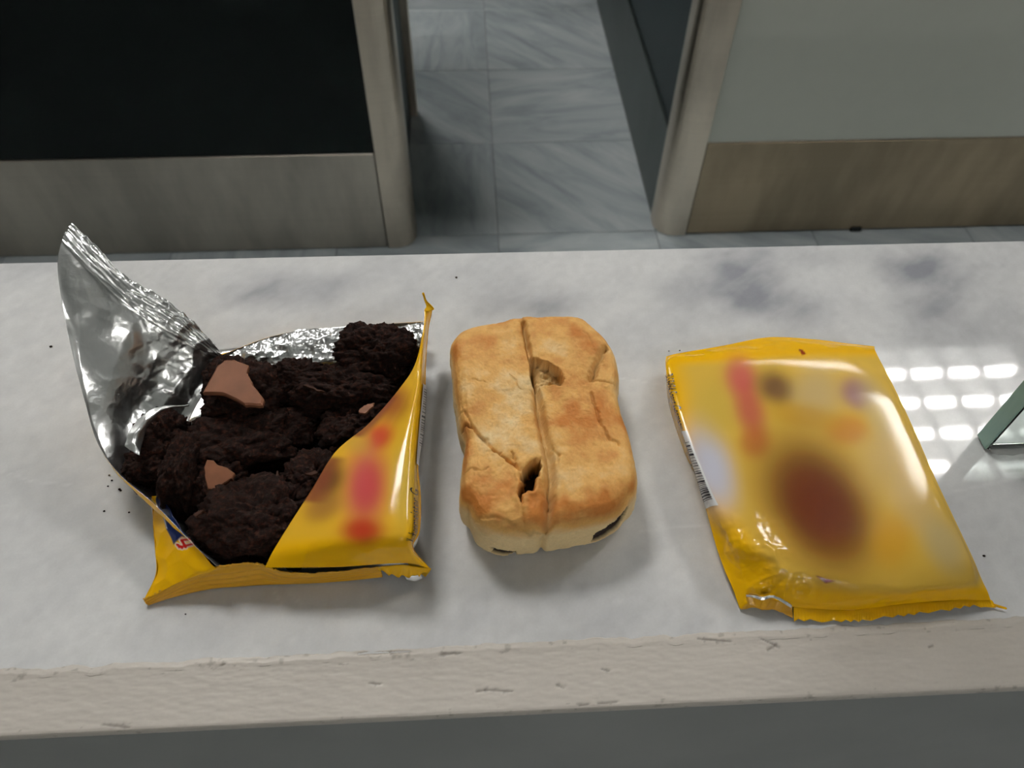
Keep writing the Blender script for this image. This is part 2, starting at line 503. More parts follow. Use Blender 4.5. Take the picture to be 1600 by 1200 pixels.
# ------------------------------------------------------------------ units behind
def post_profile(x0, x1, y0, y1, r, right):
    """steel corner post: rounded at the outer corner"""
    pts = []
    if right:   # outer corner at (x1, y0)
        pts = [(x0, y0)]
        for k in range(9):
            a = -math.pi/2+k/8*math.pi/2
            pts.append((x1-r+r*math.cos(a), y0+r+r*math.sin(a)))
        pts += [(x1, y1), (x0, y1)]
    else:       # outer corner at (x0, y0)
        pts = [(x1, y0), (x1, y1), (x0, y1)]
        for k in range(9):
            a = math.pi+k/8*math.pi/2
            pts.append((x0+r+r*math.cos(a), y0+r+r*math.sin(a)))
    return pts
UH = 1.05
ul = empty('black_service_unit', (-1.2, 1.6, 0))
tag(ul, 'black panelled service unit with steel kick plate left of the gap', 'counter unit')
yl = 1.374
box('carcass', -2.3, -0.19, yl+0.02, 1.93, 0.0, UH, M['teal_black'], ul)
box('front_panel', -2.3, -0.201, yl, yl+0.02, 0.2525, UH, M['black'], ul, 0.001)
box('kick_plate', -2.3, -0.203, yl-0.004, yl+0.02, 0.002, 0.252, M['steel'], ul, 0.0015)
prism('corner_post', post_profile(-0.2, -0.136, yl-0.006, yl+0.06, 0.042, True), 0.0, UH, M['steel_post'], ul, 0.001)
box('corner_post', -0.17, -0.146, 1.905, 1.935, 0.0, UH, M['steel_post'], ul, 0.002)
box('side_panel', -0.19, -0.165, yl+0.06, 1.905, 0.0, UH, M['teal_black'], ul, 0.001)
box('worktop', -2.3, -0.136, yl-0.006, 1.94, UH, UH+0.03, M['steel'], ul, 0.002)
ur = empty('white_service_unit', (1.4, 1.6, 0))
tag(ur, 'white panelled service unit with steel kick plate right of the gap', 'counter unit')
yr = 1.392
box('carcass', 0.45, 3.1, yr+0.02, 2.56, 0.0, UH, M['teal_black'], ur)
box('front_panel', 0.500, 3.1, yr, yr+0.02, 0.2485, UH, M['white_lam'], ur, 0.001)
box('kick_plate', 0.501, 3.1, yr-0.003, yr+0.02, 0.004, 0.248, M['steel_warm'], ur, 0.001)
prism('corner_post', post_profile(0.427, 0.498, yr-0.006, yr+0.065, 0.045, False), 0.0, UH, M['steel_post'], ur, 0.001)
box('side_kick_plate', 0.430, 0.452, yr+0.065, 2.56, 0.002, 0.235, M['steel_dark'], ur, 0.001)
box('side_panel', 0.436, 0.455, yr+0.065, 2.56, 0.236, UH, M['teal_black'], ur, 0.001)
box('worktop', 0.427, 3.1, yr-0.006, 2.565, UH, UH+0.03, M['steel'], ur, 0.002)
bk = empty('dark_back_unit', (0.2, 2.9, 0))
tag(bk, 'dark unit closing the far end of the gap, barely in view', 'counter unit')
box('carcass', -2.3, 3.1, 2.66, 3.2, 0.0, UH, M['teal_black'], bk)
box('kick_plate', -2.3, 3.1, 2.645, 2.66, 0.002, 0.1, M['steel_dark'], bk, 0.001)
# small dark levelling foot at the base of the white unit
dp = at(1334, 356, -0.9)
box('levelling_foot', dp[0]-0.014, dp[0]+0.014, yr-0.009, yr+0.01, 0.0, 0.010, M['black'], ur, 0.003)

# ------------------------------------------------------------------ glass pane
m, nt, b = mat_new('clear_glass'); setp(b, color=(0.86, 0.95, 0.92), rough=0.0, trans=1.0, ior=1.5)
n = noise_node(nt, 30, 2); r = ramp(nt, n.outputs['Fac'], [(0, (0.85, 0.945, 0.915)), (1, (0.87, 0.955, 0.925))]); nt.links.new(r.outputs[0], b.inputs['Base Color'])
M['glass'] = m
M['glass_edge'] = simple('ground_glass_edge', tuple(lin(150, 185, 172)), 0.25, nscale=60, namp=0.12, stretch=(1, 1, .2), trans=0.1)
M['silicone'] = simple('silicone', tuple(lin(205, 208, 206)), 0.3, nscale=150, namp=0.05, bump=0.1)
GX, GY0, GY1 = 0.2372, 0.1885, 0.1975
gp = empty('glass_pane', (0.5, 0.193, CT))
tag(gp, 'upright clear glass pane with green edge standing on the marble', 'glass pane')
box('pane', GX, 0.95, GY0, GY1, CT+0.0012, CT+0.32, M['glass'], gp, 0.0004, 1)
box('ground_edge', GX-0.0012, GX-0.0001, GY0+0.0003, GY1-0.0003, CT+0.0012, CT+0.32, M['glass_edge'], gp, 0.0003, 1)
bm = bmesh.new()
xsil = np.linspace(GX+0.002, 0.95, 220)
vs = []
for k, x in enumerate(xsil):
    w = 0.0022+0.0006*math.sin(x*310)+0.0004*math.sin(x*911)
    vs.append([bm.verts.new((x, GY0-w, CT+0.0002)), bm.verts.new((x, GY0-w*0.5, CT+0.0012)), bm.verts.new((x, GY0+0.0002, CT+0.0018)), bm.verts.new((x, GY1, CT+0.0011)), bm.verts.new((x, GY1, CT+0.0002))])
for a, c in zip(vs[:-1], vs[1:]):
    for k in range(4): bm.faces.new((a[k], a[k+1], c[k+1], c[k]))
bm.faces.new(vs[0]); bm.faces.new(vs[-1])
from_bm('silicone_bead', bm, M['silicone'], gp, True)

# ------------------------------------------------------------------ pastry
def build_pastry():
    zo = 0.0305
    Z = lambda q: (680+q[0]/2.857, 480+q[1]/2.857)
    sil = [((70, 210), .016), ((76, 300), .014), ((85, 400), .014), ((98, 520), .013), ((112, 600), .013), ((132, 660), .013), ((120, 760), .013), ((112, 850), .013), ((112, 935), .012), ((150, 990), .008), ((190, 1075), .005),
           ((270, 1122), .004), ((400, 1118), .004), ((500, 1105), .004), ((580, 1092), .004), ((700, 1066), .004), ((790, 1020), .006), ((845, 955), .009), ((885, 890), .011), ((886, 780), .013), ((862, 660), .013),
           ((825, 540), .013), ((806, 450), .013), ((814, 370), .014), ((802, 280), .015), ((768, 205), .016), ((705, 120), .019), ((650, 74), .020), ((560, 58), .021), ((400, 68), .021), ((280, 88), .021), ((180, 100), .021), ((110, 148), .018)]
    out = np.array([at(*Z(q), z)[:2] for q, z in sil])
    cen = np.array([(out[:, 0].min()+out[:, 0].max())/2, (out[:, 1].min()+out[:, 1].max())/2])
    # closed catmull-rom, resampled evenly by length
    n = len(out); dense = []
    for k in range(n):
        p0, p1, p2, p3 = out[k-1], out[k], out[(k+1) % n], out[(k+2) % n]
        for t in np.linspace(0, 1, 24, endpoint=False):
            dense.append(.5*((2*p1)+(-p0+p2)*t+(2*p0-5*p1+4*p2-p3)*t*t+(-p0+3*p1-3*p2+p3)*t**3))
    dense = np.array(dense); dl = np.r_[0, np.cumsum(np.linalg.norm(np.roll(dense, -1, 0)-dense, axis=1))]
    NU = 620
    tt = np.linspace(0, dl[-1], NU, endpoint=False)
    dd = np.vstack([dense, dense[:1]])
    O = np.stack([np.interp(tt, dl, dd[:, 0]), np.interp(tt, dl, dd[:, 1])], 1)
    prof = np.array([(0, 0), (.5, 0), (.90, 0.0), (.955, .002), (.985, .006), (1.0, .012), (.998, .017), (.985, .022), (.955, .0262), (.915, .0285), (.86, .0297), (.75, .0302), (.5, .0305), (.25, .0305), (.0, .0305)])
    pl = np.r_[0, np.cumsum(np.hypot(np.diff(prof[:, 0])*0.045, np.diff(prof[:, 1])))]
    # fewer samples underneath, dense on side and top
    tv = np.r_[np.linspace(0, pl[3], 10, endpoint=False), np.linspace(pl[3], pl[-1]-0.0003, 215)]
    S = np.interp(tv, pl, prof[:, 0]); Zp = np.interp(tv, pl, prof[:, 1])
    # smooth the profile corners a little
    for _ in range(4):
        S[1:-1] = (S[:-2]+2*S[1:-1]+S[2:])/4; Zp[1:-1] = (Zp[:-2]+2*Zp[1:-1]+Zp[2:])/4
    NV = len(tv)
    V = np.zeros((NV, NU, 3))
    V[..., :2] = cen+(O-cen)[None]*S[:, None, None]
    V[..., 2] = Zp[:, None]
    P = V.reshape(-1, 3); top = np.repeat(Zp, NU); sv = np.repeat(S, NU); vi = np.repeat(np.arange(NV), NU)
    istop = sstep(.018, .027, top)*(vi > 20); side = (vi > 8)
    # soft lumps
    q3 = P.copy()
    nrm = np.zeros_like(P); nrm[:, :2] = (P[:, :2]-cen)/(np.linalg.norm(P[:, :2]-cen, axis=1)[:, None]+1e-9)
    nrm *= (1-istop)[:, None]; nrm[:, 2] += istop
    lump = 0.0011*fbm(q3, 55, 3, 2)+0.00035*fbm(q3, 320, 4, 6)+0.00022*fbm(q3*np.array([1, 1, 3]), 900, 3, 12)+0.0003*fbm(q3, 230, 4, 18, ridged=True)
    P = P+nrm*(lump*side)[:, None]
    W2 = lambda q, z=zo: at(*Z(q), z)[:2]
    X = q3[:, :2]
    wob = np.stack([fbm(q3, 330, 4, 51, .6), fbm(q3, 330, 4, 52, .6)], 1)*0.0014
    Xw = X+wob
    dz = np.zeros(len(P))
    # general doming, slight sag along the middle
    # central slit
    slit = [W2(q) for q in ((393, 60), (405, 130), (420, 210), (437, 260), (446, 350), (466, 480), (486, 580), (503, 650), (512, 750), (512, 850), (505, 950), (490, 1050), (470, 1110), (462, 1160))]
    d = seg_dist(X+wob*0.5, slit)
    px_y = X[:, 1]
    yA, yB, yC = W2((446, 350))[1], W2((512, 850))[1], W2((393, 60))[1]
    wid = 0.0009+0.0010*sstep(yA+0.002, yA-0.012, px_y)*sstep(yB-0.02, yB+0.002, px_y)+0.0006*sstep(yB, yB-0.02, px_y)
    groove = np.exp(-(d/wid)**2.0)
    dz -= 0.0046*groove*istop
    left_of = np.interp(px_y, [p[1] for p in slit][::-1], [p[0] for p in slit][::-1])
    sgn = np.sign(X[:, 0]-left_of)
    # right half bulges a bit more beside the slit, left half rolls over into it
    dz += istop*(0.0009*np.exp(-((d-0.004)/0.004)**2)*(sgn > 0)+0.0006*np.exp(-((d-0.005)/0.004)**2)*(sgn < 0)-0.0012*np.exp(-(d/0.0035)**2)*(sgn < 0))
    # side part of the slit at front and back ends
    frontside = (1-istop)*side*(X[:, 1] < cen[1]-0.03)
    backside = (1-istop)*side*(X[:, 1] > cen[1]+0.03)
    ps = np.exp(-((X[:, 0]-W2((478, 1100), .01)[0])/0.0013)**2)*frontside+np.exp(-((X[:, 0]-W2((393, 60))[0])/0.0012)**2)*backside
    P -= nrm*(0.0022*ps)[:, None]
    # torn hole, upper
    h1 = [W2(q) for q in ((428, 228), (470, 244), (520, 252), (564, 286), (574, 322), (556, 356), (490, 352), (450, 362), (424, 330))]
    s1 = sdist(Xw, h1); k1 = sstep(0.0002, -0.0007, s1)*istop
    dz -= k1*(0.0062+0.0024*fbm(q3, 420, 3, 61)+0.0030*sstep(W2((500, 300))[0], W2((565, 300))[0], X[:, 0]))
    lip = np.exp(-((s1-0.0008)/0.0009)**2)*istop; dz += 0.0003*lip
    # torn hole with chocolate, lower
    h2 = [W2(q) for q in ((372, 745), (410, 703), (474, 682), (466, 750), (446, 778), (444, 802), (404, 798), (384, 775))]
    h2b = [W2(q) for q in ((386, 785), (450, 798), (440, 818), (402, 818), (384, 880), (364, 842))]
    s2 = np.minimum(sdist(Xw, h2), sdist(Xw, h2b)); k2 = sstep(0.0002, -0.0007, s2)*istop
    dz -= k2*(0.0105+0.003*fbm(q3, 380, 3, 64))
    dz += 0.0010*np.exp(-((s2-0.0012)/0.0014)**2)*istop*(1-k2)
    # flaky cracks
    cracks = [([(120, 520), (170, 545), (215, 597), (250, 640), (300, 680), (345, 712), (372, 745)], .00065, .0022), ([(380, 860), (385, 910), (402, 965)], .0004, .0012), ([(90, 455), (130, 470), (165, 540)], .0005, .0012),
              ([(345, 660), (355, 700)], .0005, .0015), ([(150, 930), (260, 945), (380, 975), (480, 985)], .0005, .0008), ([(330, 320), (380, 385)], .0004, .0006), ([(165, 340), (220, 350)], .0004, .0006),
              ([(690, 395), (715, 470), (740, 540), (775, 600), (815, 620)], .0007, .0011), ([(520, 640), (550, 690), (540, 710)], .0004, .0008), ([(130, 740), (200, 752), (240, 740)], .0004, .0007), ([(500, 820), (520, 900)], .0006, .0012),
              ([(640, 90), (690, 170), (720, 220)], .0006, .0006), ([(700, 340), (800, 345)], .0005, .001)]
    ck = np.zeros(len(P))
    for pl_, w, dp_ in cracks:
        dd_ = seg_dist(Xw, [W2(q, .028) for q in pl_]); g = np.exp(-(dd_/w)**2)*sstep(.012, .022, top)
        dz -= dp_*g; ck = np.maximum(ck, g*min(1, dp_/.0016))
    # the plate of crust around the lower tear stands proud
    pl2 = [W2(q) for q in ((130, 580), (215, 600), (345, 712), (388, 800), (378, 870), (400, 960), (250, 945), (150, 930), (115, 800), (135, 680))]
    sp = sdist(Xw, pl2); dz += 0.0009*sstep(0.0004, -0.0009, sp)*istop
    # split at the upper right shoulder
    c3 = [W2(q, .026) for q in ((755, 205), (735, 240), (715, 290), (690, 345))]
    d3 = seg_dist(Xw, c3); k3 = np.exp(-(d3/0.0017)**2)*sstep(.008, .018, top)
    dz -= 0.0042*k3
    P[:, 2] += dz
    # colours
    toast = 0.60+0.60*fbm(q3, 46, 4, 71)+0.45*fbm(q3, 150, 4, 72)
    for (qx, qy, r_, a) in ((645, 120, 70, .7), (700, 190, 50, .5), (590, 560, 110, .45), (640, 430, 90, .35), (760, 840, 80, .6), (600, 900, 110, .45), (240, 780, 120, .5), (180, 880, 90, .5), (470, 860, 60, .6), (240, 140, 100, .3), (300, 540, 150, -.65), (330, 340, 70, -.6),
                            (450, 60, 60, .1), (640, 810, 70, -.35), (150, 620, 50, .4), (470, 320, 60, -.4), (200, 240, 100, .1), (430, 900, 60, .3)):
        c = W2((qx, qy)); toast = toast+0.6*a*np.exp(-(np.sum((X-c)**2, 1))/(r_*0.000105)**2)
    edge_t = sstep(.016, .027, top)
    toast = toast*edge_t-0.15*(1-edge_t)+0.12*np.exp(-((top-.027)/.003)**2)
    t = np.clip(toast, 0, 1)[:, None]
    pale = lin(248, 220, 166); gold = lin(238, 184, 106); brown = lin(206, 130, 58)
    col = np.where(t < .5, pale+(gold-pale)*t*2, gold+(brown-gold)*(t-.5)*2)
    col = col*(1+0.07*fbm(q3, 1300, 3, 80)[:, None])
    dough = lin(226, 192, 132)
    for k in (k1*0.85, groove*istop*0.6, np.clip(k3, 0, 1)*0.8, ps*0.4):
        col = col*(1-k[:, None])+dough*k[:, None]
    choc = lin(38, 20, 12)
    kc = np.clip(k2*sstep(-.7, .1, fbm(q3, 700, 3, 91)), 0, 1)
    kc = np.maximum(kc, ck*0.35*sstep(0.1, 0.6, fbm(q3, 300, 2, 93)+.3))
    # filling breaking out low on the front side
    fx0, fx1 = W2((695, 1050), .006)[0], W2((838, 970), .008)[0]
    zc = .0105+.0055*sstep(fx0, fx1, X[:, 0])
    m1 = np.exp(-((top-zc)/.0046)**4)*sstep(fx0-.0008, fx0+.0012, X[:, 0]+wob[:, 0])*sstep(fx1+.001, fx1-.001, X[:, 0]+wob[:, 0])*frontside
    gx0, gx1 = W2((248, 1085), .005)[0], W2((365, 1115), .004)[0]
    m2 = np.exp(-((top-(.0090-.003*sstep(gx0, gx1, X[:, 0])))/.0042)**4)*sstep(gx0-.0005, gx0+.0008, X[:, 0]+wob[:, 0])*sstep(gx1+.0008, gx1-.0008, X[:, 0]+wob[:, 0])*frontside
    mm = sstep(.35, .6, np.maximum(m1, m2)+.25*fbm(q3, 600, 3, 95))*(np.maximum(m1, m2) > .05)
    P -= nrm*(0.0018*mm)[:, None]
    kc = np.maximum(kc, mm)
    col = col*(1-kc[:, None])+choc*kc[:, None]
    P[:, 2] = np.maximum(P[:, 2], 0.0)+CT+0.0004
    F = grid_faces(NV, NU, True)
    nv = len(P)
    P = np.vstack([P, [[cen[0], cen[1], CT+0.0004]], [[cen[0], cen[1], P[-NU:, 2].mean()]]])
    for j in range(NU):
        j2 = (j+1) % NU
        F.append((nv, j2, j)); F.append((nv+1, (NV-1)*NU+j, (NV-1)*NU+j2))
    col = np.vstack([col, col[:1], col[-1:]])
    mt = tint_mat('baked_pastry', rough=0.62, fine=1600, fine_amp=0.10, bump_scale=1500, bump=0.25, bdist=0.0004, spec=0.3)
    o = mesh('filled_pastry', P, F, mt, None, True, color=col, origin=(cen[0], cen[1], CT))
    tag(o, 'golden baked pastry bar with central slit and torn holes showing chocolate filling', 'pastry')
build_pastry()

# ------------------------------------------------------------------ wrapper materials
YEL = lin(249, 189, 10)
M['print'] = tint_mat('printed_film', rough=0.13, bump_scale=70, bump=0.02, bdist=0.001, spec=0.3)
M['yellow'] = simple('yellow_film', tuple(YEL), 0.15, nscale=60, namp=0.04, bump=0.03, spec=0.35)
M['yellow_dull'] = simple('yellow_film_back', tuple(lin(222, 164, 30)), 0.35, nscale=60, namp=0.06, bump=0.06)
def foil_mat():
    m, nt, b = mat_new('crumpled_foil')
    setp(b, color=(0.9, 0.9, 0.9), metal=1.0, rough=0.31)
    tc = N(nt, 'ShaderNodeTexCoord')
    v = N(nt, 'ShaderNodeTexVoronoi'); v.inputs['Scale'].default_value = 130; v.distance = 'EUCLIDEAN'
    nn = noise_node(nt, 60, 3)
    ad = N(nt, 'ShaderNodeMix', data_type='RGBA'); ad.inputs[0].default_value = 0.06
    nt.links.new(tc.outputs['Object'], ad.inputs[6]); nt.links.new(nn.outputs['Color'], ad.inputs[7])
    nt.links.new(ad.outputs[2], v.inputs['Vector'])
    add_bump(nt, b, v.outputs['Distance'], 0.10, 0.0012)
    r = ramp(nt, nn.outputs['Fac'], [(0.3, (0.88, 0.89, 0.89)), (0.7, (0.97, 0.97, 0.96))]); nt.links.new(r.outputs[0], b.inputs['Base Color'])
    return m
M['foil'] = foil_mat()
M['white_print'] = simple('white_print', tuple(lin(226, 226, 226)), 0.3, nscale=80, namp=0.02)
M['ink'] = simple('black_ink', tuple(lin(22, 22, 40)), 0.35, nscale=80, namp=0.05)
M['navy'] = simple('navy_print', tuple(lin(20, 38, 92)), 0.28, nscale=80, namp=0.05, coat=0.2)
M['red'] = simple('red_print', tuple(lin(190, 32, 28)), 0.3, nscale=80, namp=0.05)

def crease(P, amp, scale, seed):
    """sharp-edged random folds: distance between the two nearest random sites"""
    rs = np.random.RandomState(seed)
    q = P*scale; i = np.floor(q).astype(np.int64)
    f1 = np.full(len(P), 9.0); f2 = f1.copy(); hh = np.zeros(len(P))
    for dx in (-1, 0, 1):
        for dy in (-1, 0, 1):
            for dz in (-1, 0, 1):
                c = i+np.array([dx, dy, dz])
                o = np.stack([_hash(c[:, 0], c[:, 1], c[:, 2], seed+k) for k in range(3)], 1)
                h = _hash(c[:, 0], c[:, 1], c[:, 2], seed+7)
                d = np.linalg.norm(q-(c+o), axis=1)
                nw = d < f1
                f2 = np.where(nw, f1, np.minimum(f2, d)); f1 = np.where(nw, d, f1)
    return amp*(f1*0.9-0.3*np.minimum(f2-f1, .5))

def solid(o, th, off=-1.0, mat_off=1):
    s = o.modifiers.new('thickness', 'SOLIDIFY'); s.thickness = th; s.offset = off; s.material_offset = mat_off; s.material_offset_rim = 0
    s.use_even_offset = False
    return o

def text_pts(body, extrude=0.0):
    cu = bpy.data.curves.new('print', 'FONT'); cu.body = body; cu.size = 1.0; cu.resolution_u = 3
    o = bpy.data.objects.new('print_tmp', cu); COL.objects.link(o)
    dg = bpy.context.evaluated_depsgraph_get(); dg.update()
    ev = o.evaluated_get(dg); me = ev.to_mesh()
    v = np.array([tuple(x.co) for x in me.vertices]); f = [tuple(p.vertices) for p in me.polygons]
    ev.to_mesh_clear(); bpy.data.objects.remove(o); bpy.data.curves.remove(cu)
    return v, f

def blobs(base, Q, items):
    """soft-edged areas of print: Q are the traced positions"""
    col = base.copy()
    for (x, y, rx, ry, ang, rgb, a) in items:
        c, s = math.cos(math.radians(ang)), math.sin(math.radians(ang))
        dx, dy = Q[:, 0]-x, Q[:, 1]-y
        u = (dx*c+dy*s)/rx; v = (-dx*s+dy*c)/ry
        k = (a*np.exp(-(u*u+v*v)**1.6))[:, None]
        col = col*(1-k)+lin(*rgb)*k
    return col

# ------------------------------------------------------------------ closed packet (right)
def build_closed_packet():
    net = [
     [(1041, 557, .010), (1060, 552, .012), (1130, 540, .010), (1200, 527, .008), (1270, 530, .008), (1320, 536, .0085), (1366, 541, .009)],
     [(1040, 572, .012), (1050, 568, .015), (1130, 562, .0165), (1200, 556, .016), (1270, 553, .0155), (1330, 552, .0150), (1370, 553, .0125)],
     [(1046, 610, .0125), (1058, 612, .017), (1140, 610, .018), (1215, 608, .018), (1298, 606, .0185), (1378, 605, .0185), (1397, 605, .0165)],
     [(1067, 675, .0125), (1076, 675, .018), (1160, 675, .0185), (1240, 675, .0185), (1330, 675, .0185), (1412, 675, .0185), (1430, 675, .0168)],
     [(1087, 740, .0115), (1102, 740, .018), (1185, 742, .0185), (1270, 742, .0185), (1360, 742, .0185), (1442, 742, .0185), (1459, 742, .0168)],
     [(1103, 795, .0095), (1125, 790, .018), (1210, 798, .0185), (1295, 802, .0185), (1386, 805, .0185), (1472, 808, .0185), (1490, 808, .0168)],
     [(1118, 850, .006), (1166, 853, .018), (1235, 858, .0185), (1315, 862, .0183), (1395, 866, .0180), (1498, 868, .0176), (1518, 867, .0155)],
     [(1132, 890, .005), (1192, 880, .016), (1255, 893, .0165), (1335, 908, .0155), (1410, 914, .014), (1508, 908, .0125), (1533, 903, .009)],
     [(1145, 920, .004), (1200, 912, .012), (1262, 924, .011), (1340, 934, .010), (1420, 930, .009), (1490, 923, .0085), (1543, 924, .006)],
     [(1156, 951, .0015), (1202, 936, .007), (1243, 949, .004), (1330, 953, .003), (1410, 944, .0035), (1490, 938, .0035), (1548, 938, .003)]]
    pa = Patch(net)
    c0 = at(1290, 760, 0)
    root = empty('closed_cake_packet', (c0[0], c0[1], CT))
    tag(root, 'unopened yellow foil cake packet with brown oval picture beside the glass pane', 'packet')
    n, m = 210, 190
    W, Q = pa.grid(n, m)
    Nn = grid_normals(W)
    Pf = W.reshape(-1, 3); Nf = Nn.reshape(-1, 3); Qf = Q.reshape(-1, 2)
    rr = np.repeat(np.linspace(0, 9, n), m); cc = np.tile(np.linspace(0, 6, m), n)
    edge = np.clip(np.minimum.reduce([rr/0.5, (9-rr)/0.3, cc/0.5, (6-cc)/0.4]), 0, 1)
    # taut on top, crumpled along the left front corner, the back and the front slope
    cr = 1.5*sstep(2.6, 0.9, cc)*sstep(4.6, 6.2, rr)+0.35*sstep(6.8, 8.0, rr)+0.55*sstep(1.0, 0.3, rr)
    def dsp(Pq, cr_, ed):
        return (cr_*ed)*(crease(Pq, 0.0026, 75, 5)-0.0012+0.0005*fbm(Pq, 160, 3, 3, ridged=True))+ed*0.0001*fbm(Pq, 30, 2, 9)
    Pf = Pf+Nf*dsp(Pf, cr, edge)[:, None]
    # skirt to the table and a flat underside
    G = Pf.reshape(n, m, 3)
    ring = [(0, j) for j in range(m)]+[(i, m-1) for i in range(1, n)]+[(n-1, j) for j in range(m-2, -1, -1)]+[(i, 0) for i in range(n-2, 0, -1)]
    rid = [i*m+j for i, j in ring]
    cen = Pf.mean(0)
    lowp = Pf[rid].copy(); lowp[:, :2] += (cen[:2]-lowp[:, :2])*0.035; lowp[:, 2] = CT+0.0005
    # the film tucks under along the left and front, hugging the cake
    ray = Pf[rid]-CAM; hit = CAM+ray*((CT+0.0005-CAM[2])/ray[:, 2])[:, None]
    hit[:, :2] += (cen[:2]-hit[:, :2])*0.01
    nearer = np.linalg.norm(hit[:, :2]-cen[:2], axis=1) < np.linalg.norm(lowp[:, :2]-cen[:2], axis=1)
    kk = nearer.astype(float)
    for _ in range(3): kk = np.mean([np.roll(kk, q) for q in range(-9, 10)], 0)
    lowp[:, :2] = lowp[:, :2]*(1-kk[:, None])+hit[:, :2]*kk[:, None]
    nb, nr = len(Pf), len(rid)
    V = np.vstack([Pf, lowp])
    F = grid_faces(n, m)
    for k in range(nr):
        k2 = (k+1) % nr; F.append((rid[k], rid[k2], nb+k2, nb+k))
    F.append(tuple(nb+k for k in range(nr)))
    F = [f[::-1] for f in F]
    base = np.tile(YEL, (len(Pf), 1))
    # printed picture area, soft
    wx = sstep(0.95, 1.5, cc)*sstep(0.85, 1.3, rr)*sstep(8.1, 7.0, rr)
    base = base*(1-0.6*wx[:, None])+lin(214, 184, 96)*0.6*wx[:, None]
    col = blobs(base, Qf, [
        (1110, 730, 34, 70, -20, (204, 206, 222), .95), (1120, 640, 40, 50, 0, (206, 178, 80), .5),
        (1158, 590, 26, 34, -15, (206, 88, 92), .85), (1172, 640, 24, 40, -15, (196, 78, 80), .8), (1180, 690, 24, 26, 0, (188, 70, 48), .6),
        (1212, 606, 34, 26, 30, (104, 70, 52), .9), (1275, 618, 40, 44, 0, (206, 182, 136), .7), (1340, 615, 30, 24, 35, (160, 118, 132), .85), (1325, 672, 34, 24, 0, (212, 130, 46), .7),
        (1375, 640, 24, 60, -25, (206, 186, 130), .6), (1260, 650, 60, 20, 10, (204, 152, 30), .6),
        (1275, 785, 122, 82, 55, (98, 46, 22), .98), (1290, 800, 90, 60, 55, (92, 40, 18), .8),
        (1400, 720, 50, 60, -30, (196, 166, 110), .6), (1430, 790, 34, 50, -30, (206, 176, 124), .6), (1475, 850, 30, 50, -30, (196, 180, 136), .7), (1395, 845, 34, 44, 0, (210, 150, 28), .6), (1200, 840, 40, 30, 40, (206, 160, 60), .4)])
    spot = [(1249, 546), (1253, 547), (1258, 553), (1254, 554)]
    k = sstep(2, 0, sdist(Qf, spot))[:, None]; col = col*(1-k)+lin(150, 50, 20)*k
    spot = [(1276, 900), (1304, 908), (1290, 911)]
    k = sstep(2, -1, sdist(Qf, spot))[:, None]; col = col*(1-k)+lin(110, 30, 36)*k
    col = np.vstack([col, np.tile(YEL*0.9, (nr, 1))])
    film = mesh('printed_wrapper', V, F, M['print'], root, True, color=col)
    # side print follows the same surface
    def disp(P, Nv): return 0*P
    def overlay(name, r, c, faces, mat, off):
        p = pa.pts(r, c, off)
        return mesh(name, p, faces, mat, film)
    a, b_ = 70, 14
    R_, C_ = np.meshgrid(np.linspace(2.98, 5.0, a), np.linspace(0.05, 0.96, b_), indexing='ij')
    overlay('barcode_label', R_.ravel(), C_.ravel(), [f[::-1] for f in grid_faces(a, b_)], M['white_print'], 0.0004)
    rs = np.random.RandomState(12); r0 = 3.25; rl, cl, fl_ = [], [], []
    while r0 < 4.85:
        w = rs.choice([0.012, 0.018, 0.03, 0.045], p=[.4, .3, .2, .1]); k = len(rl)
        for c in np.linspace(0.10, 0.88, 9):
            rl += [r0, r0+w]; cl += [c, c]
        fl_ += [(k+2*q, k+2*q+1, k+2*q+3, k+2*q+2) for q in range(8)]; r0 += w+rs.choice([0.03, 0.045, 0.06])
    overlay('barcode', rl, cl, fl_, M['ink'], 0.0008)
    tv, tf = text_pts('D-59494 Soest Germany')
    L = tv[:, 0].max()
    overlay('address_print', 1.45+tv[:, 0]/L*1.48, 0.50+tv[:, 1]*0.72, tf, M['ink'], 0.0009)
    # crimped end seam, serrated
    topx = [(1240, 948, .004), (1288, 952, .003), (1333, 953, .003), (1372, 948, .003), (1424, 942, .003), (1470, 939, .003), (1515, 937, .003), (1550, 938, .002)]
    botx = [(1240, 970, .0012), (1288, 971, .0012), (1333, 971, .0014), (1372, 967, .0016), (1424, 960, .0018), (1470, 955, .002), (1515, 948, .002), (1556, 950, .001)]
    pc = Patch([topx, [((a_[0]+b2[0])/2, (a_[1]+b2[1])/2, max((a_[2]+b2[2])/2+.0002, .001)) for a_, b2 in zip(topx, botx)], botx])
    nn_, mm_ = 14, 360
    W, Q = pc.grid(nn_, mm_); Nn = grid_normals(W)
    v = np.linspace(0, 1, nn_)[:, None]; uu = np.linspace(0, 1, mm_)[None]
    tooth = np.abs(((uu*15+0.35*np.sin(uu*23)) % 1)-0.5)*2
    W[..., 1] -= 0.0010*(tooth-0.5)*sstep(0.6, 1, v)*sstep(1, .9, uu)
    W[..., 2] += 0.00005*np.sin(uu*2*math.pi*70)*sstep(0.1, 0.4, v)+0.0004*np.sin(uu*31)*v+0.0004*v
    o = mesh('crimped_seam', W.reshape(-1, 3), [f[::-1] for f in grid_faces(nn_, mm_)], [M['yellow'], M['foil']], root, True)
    solid(o, 0.0003)
    # loose thread of film at the corner, torn mouth with foil lip
    pe = Patch([[(1545, 936, .002), (1550, 938, .002), (1552, 941, .0015)], [(1552, 943, .002), (1556, 945, .002), (1556, 948, .0015)], [(1570, 949, .0015), (1573, 950, .0015), (1572, 952, .001)]])
    W, _ = pe.grid(8, 6); o = mesh('film_strand', W.reshape(-1, 3), [f[::-1] for f in grid_faces(8, 6)], [M['yellow'], M['yellow']], root, True); solid(o, 0.0002)
